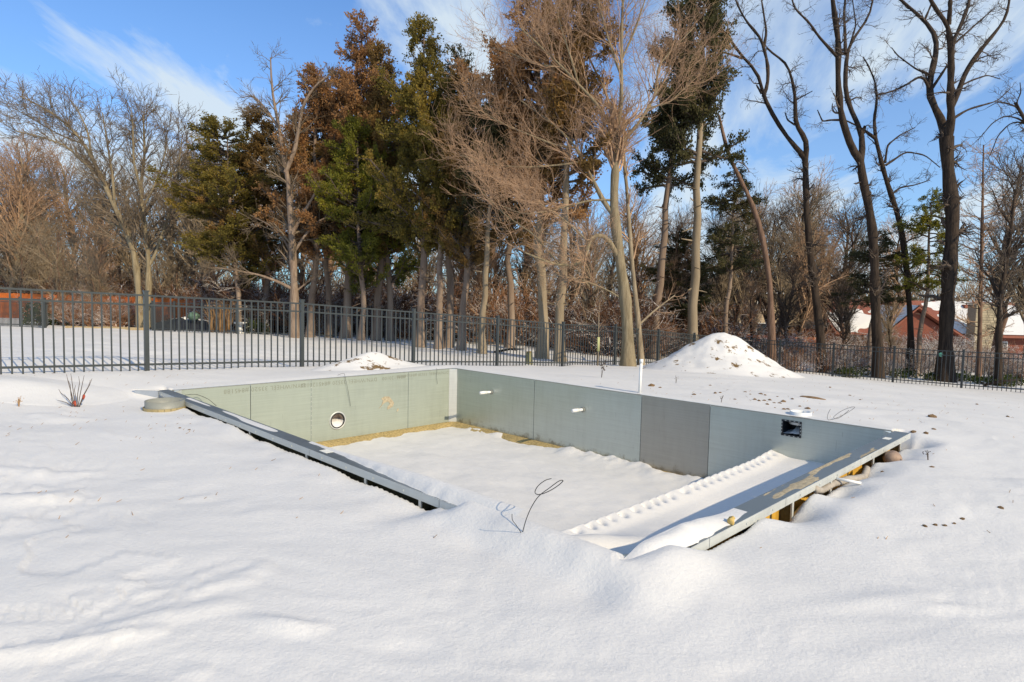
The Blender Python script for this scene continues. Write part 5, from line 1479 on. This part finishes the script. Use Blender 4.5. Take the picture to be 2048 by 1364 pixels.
# ------------------------------------------------------------------ houses beyond the trees
def frame_at(px, d):
    p = at(px, 640, d); return np.array([p[0], p[1], gz(p[0], p[1])])
thv = math.atan2(AR[1], AR[0])
def house_red():
    o3 = frame_at(1850, 50)
    t = empty('brick_house', tuple(o3), 'low red brick house with a snowy red-brown roof and stone chimney at the right', 'house', rotz=thv)
    k = 50 / FPX
    zr = at(1850, 600, 50)[2] - o3[2]; ze = at(1850, 668, 50)[2] - o3[2]
    xl, xr = (1672 - 1850) * k, (2110 - 1850) * k
    m = MB(); m.box(xl + .3, xr - .3, .6, 7.4, -.3, ze); m.build('wall', brick_m, t)
    def roofprism(m, x0_, x1_, y0_, ym, y1_, z0_, zm, th_):
        V = []
        for x in (x0_, x1_):
            V += [(x, y0_, z0_), (x, ym, zm), (x, y1_, z0_), (x, y1_, z0_ - th_), (x, ym, zm - th_), (x, y0_, z0_ - th_)]
        F = [(0, 6, 7, 1), (1, 7, 8, 2), (2, 8, 9, 3), (3, 9, 10, 4), (4, 10, 11, 5), (5, 11, 6, 0), (0, 1, 4, 5), (1, 2, 3, 4), (6, 11, 10, 7), (7, 10, 9, 8)]
        m.add(V, F)
    m = MB(); roofprism(m, xl, xr, -.1, 4, 8.1, ze, zr, .18); roof = m.build('roof', shingle_m, t)
    # snow left on the slope that faces us
    def rs(u, v):
        x = xl + .15 + u * (xr - xl - .3); y = -.12 + v * 4.0
        zz_ = ze + (zr - ze) * (y + .1) / 4.1
        n = fbm(x * .35 + 3, y * .5, 7, 4) + .28 - .55 * sm(.45, 1.0, v) + .30 * sm(1.5, 4.5, x)
        return x, y, zz_ + .10 * np.clip(n * 4, -.6, 1)
    sheet('roof_snow', rs, 160, 40, snow_m, roof)
    # cross gable
    gx0, gx1, gm = (1738 - 1850) * k, (1898 - 1850) * k, (1803 - 1850) * k
    gz0 = at(1850, 676, 50)[2] - o3[2]; gzm = at(1850, 617, 50)[2] - o3[2]
    m = MB(); m.prism([(gx0 + .25, -.3), (gx1 - .25, -.3), (gx1 - .25, gz0), (gm, gzm - .12), (gx0 + .25, gz0)], lambda p, q: (p[0], -1.6 + 3.0 * q, p[1])); m.build('gable_wall', brick_m, t)
    for (xa, xb) in ((gx0 - .3, gm), (gx1 + .3, gm)):
        za = gz0 - .15
        m = MB(); V = []
        for y in (-2.1, 3.2):
            V += [(xa, y, za), (xb, y, gzm), (xb, y, gzm + .14), (xa, y, za + .14)]
        m.add(V, [(0, 1, 2, 3), (7, 6, 5, 4), (0, 4, 5, 1), (1, 5, 6, 2), (2, 6, 7, 3), (3, 7, 4, 0)]); gr = m.build('gable_roof', shingle_m, t)
        def gs(u, v, xa=xa, xb=xb, za=za):
            x = xa + u * (xb - xa); y = -2.05 + 5.2 * v
            n = fbm(x * .6, y * .5, 17, 3) + .22
            return x, y, za + (gzm - za) * u + .14 + .10 * np.clip(n * 4, -.5, 1)
        sheet('gable_snow', gs, 40, 40, snow_m, gr)
    # chimney of stones
    cx0, cx1 = (1931 - 1850) * k, (1980 - 1850) * k; cz1 = at(1850, 606, 50)[2] - o3[2]
    m = MB(); m.box(cx0 + .04, cx1 - .04, -1.05, -.1, -.3, cz1 - .02); ch = m.build('chimney', mortar_m, t)
    r = np.random.default_rng(9); z = -.2; row = 0
    while z < cz1 - .05:
        hh = min(r.uniform(.13, .24), cz1 - z); x = cx0
        while x < cx1 - .02:
            wdt = min(r.uniform(.25, .6), cx1 - x)
            if cx1 - x - wdt < .12: wdt = cx1 - x
            dp = r.uniform(.02, .06)
            m = MB(); m.box(x + .012, x + wdt - .012, -1.05 - dp, -1.0, z + .01, z + hh - .01); m.build('stone', chim_m, ch)
            x += wdt
        z += hh
    m = MB(); m.box(cx0 - .08, cx1 + .08, -1.15, .0, cz1, cz1 + .12); m.build('chimney_cap', mortar_m, ch)
    for (a, b) in ((1990, 2030), (1905, 1926)):
        m = MB(); m.box((a - 1850) * k, (b - 1850) * k, .55, .62, ze - 1.5, ze - .5); wf = m.build('window', trim_m, t)
        m = MB(); m.box((a - 1850) * k + .08, (b - 1850) * k - .08, .52, .549, ze - 1.42, ze - .58); m.build('pane', glass_m, wf)
    for (a, zf) in ((1876, .75), (1990, .8)):
        m = MB(); yv = -.1 + 4.1 * zf; zv = ze + (zr - ze) * zf; m.box((a - 1850) * k - .3, (a - 1850) * k + .3, yv - .2, yv + .2, zv, zv + .28); m.build('roof_vent', shingle_m, roof)
house_red()
def simple_house(px, d, wpx, y_ridge, y_eave, depth, wall, roofm, label, rot=0, wins=(), snow=.1, name='house'):
    o3 = frame_at(px, d); t = empty(name, tuple(o3), label, 'house', rotz=thv + rot); k = d / FPX
    zr = at(px, y_ridge, d)[2] - o3[2]; ze = at(px, y_eave, d)[2] - o3[2]; hw = wpx * k
    m = MB(); m.box(-hw, hw, 0, depth, -.4, ze); m.build('wall', wall, t)
    m = MB(); V = []
    for x in (-hw - .3, hw + .3):
        V += [(x, -.4, ze), (x, depth / 2, zr), (x, depth + .4, ze), (x, depth + .4, ze - .15), (x, depth / 2, zr - .15), (x, -.4, ze - .15)]
    m.add(V, [(0, 6, 7, 1), (1, 7, 8, 2), (2, 8, 9, 3), (3, 9, 10, 4), (4, 10, 11, 5), (5, 11, 6, 0), (0, 1, 4, 5), (1, 2, 3, 4), (6, 11, 10, 7), (7, 10, 9, 8)])
    rf_ = m.build('roof', roofm, t)
    if snow:
        def rs(u, v):
            x = (u - .5) * 2 * hw; y = -.4 + v * (depth / 2 + .4)
            n = fbm(x * .5, y * .6, 7, 3) + snow - .3 * v
            return x, y, ze + (zr - ze) * v + .08 * np.clip(n * 4, -.6, 1)
        sheet('roof_snow', rs, 60, 20, snow_m, rf_)
    for x in (-hw, hw):
        m = MB(); m.box(x - .07, x + .07, -.03, -.002, -.4, ze); m.build('corner_board', trim_m, t)
    for (fx, z0_, ww, hh) in wins:
        m = MB(); m.box(fx * hw - ww / 2 - .08, fx * hw + ww / 2 + .08, -.05, -.003, z0_ - .08, z0_ + hh + .08); wf = m.build('window', trim_m, t)
        m = MB(); m.box(fx * hw - ww / 2, fx * hw + ww / 2, -.062, -.0505, z0_, z0_ + hh); m.build('pane', glass_m, wf)
    return t
simple_house(1535, 56, 95, 555, 590, 7, beige_m, brownroof_m, 'beige two-storey house with brown roof hidden behind bare trees', wins=((-.6, 1.0, 1.0, 1.3), (-.1, 1.0, 1.0, 1.3), (-.6, 3.6, 1.0, 1.2), (-.1, 3.6, 1.0, 1.2)))
simple_house(95, 60, 85, 528, 566, 8, beige_m, beige_m, 'pale tan house behind the orange fence at the far left', wins=((-.3, 1.2, 1.2, 1.2), (.4, 1.2, 1.2, 1.2)), snow=0)
simple_house(1215, 36, 34, 624, 646, 3, plain('dark_brown_shed', (0.07, 0.04, 0.03), 0.8), brownroof_m, 'small dark brown shed with a snowy roof left of the big bare tree', wins=((-.4, .7, .4, .5),), snow=.35, name='garden_shed')
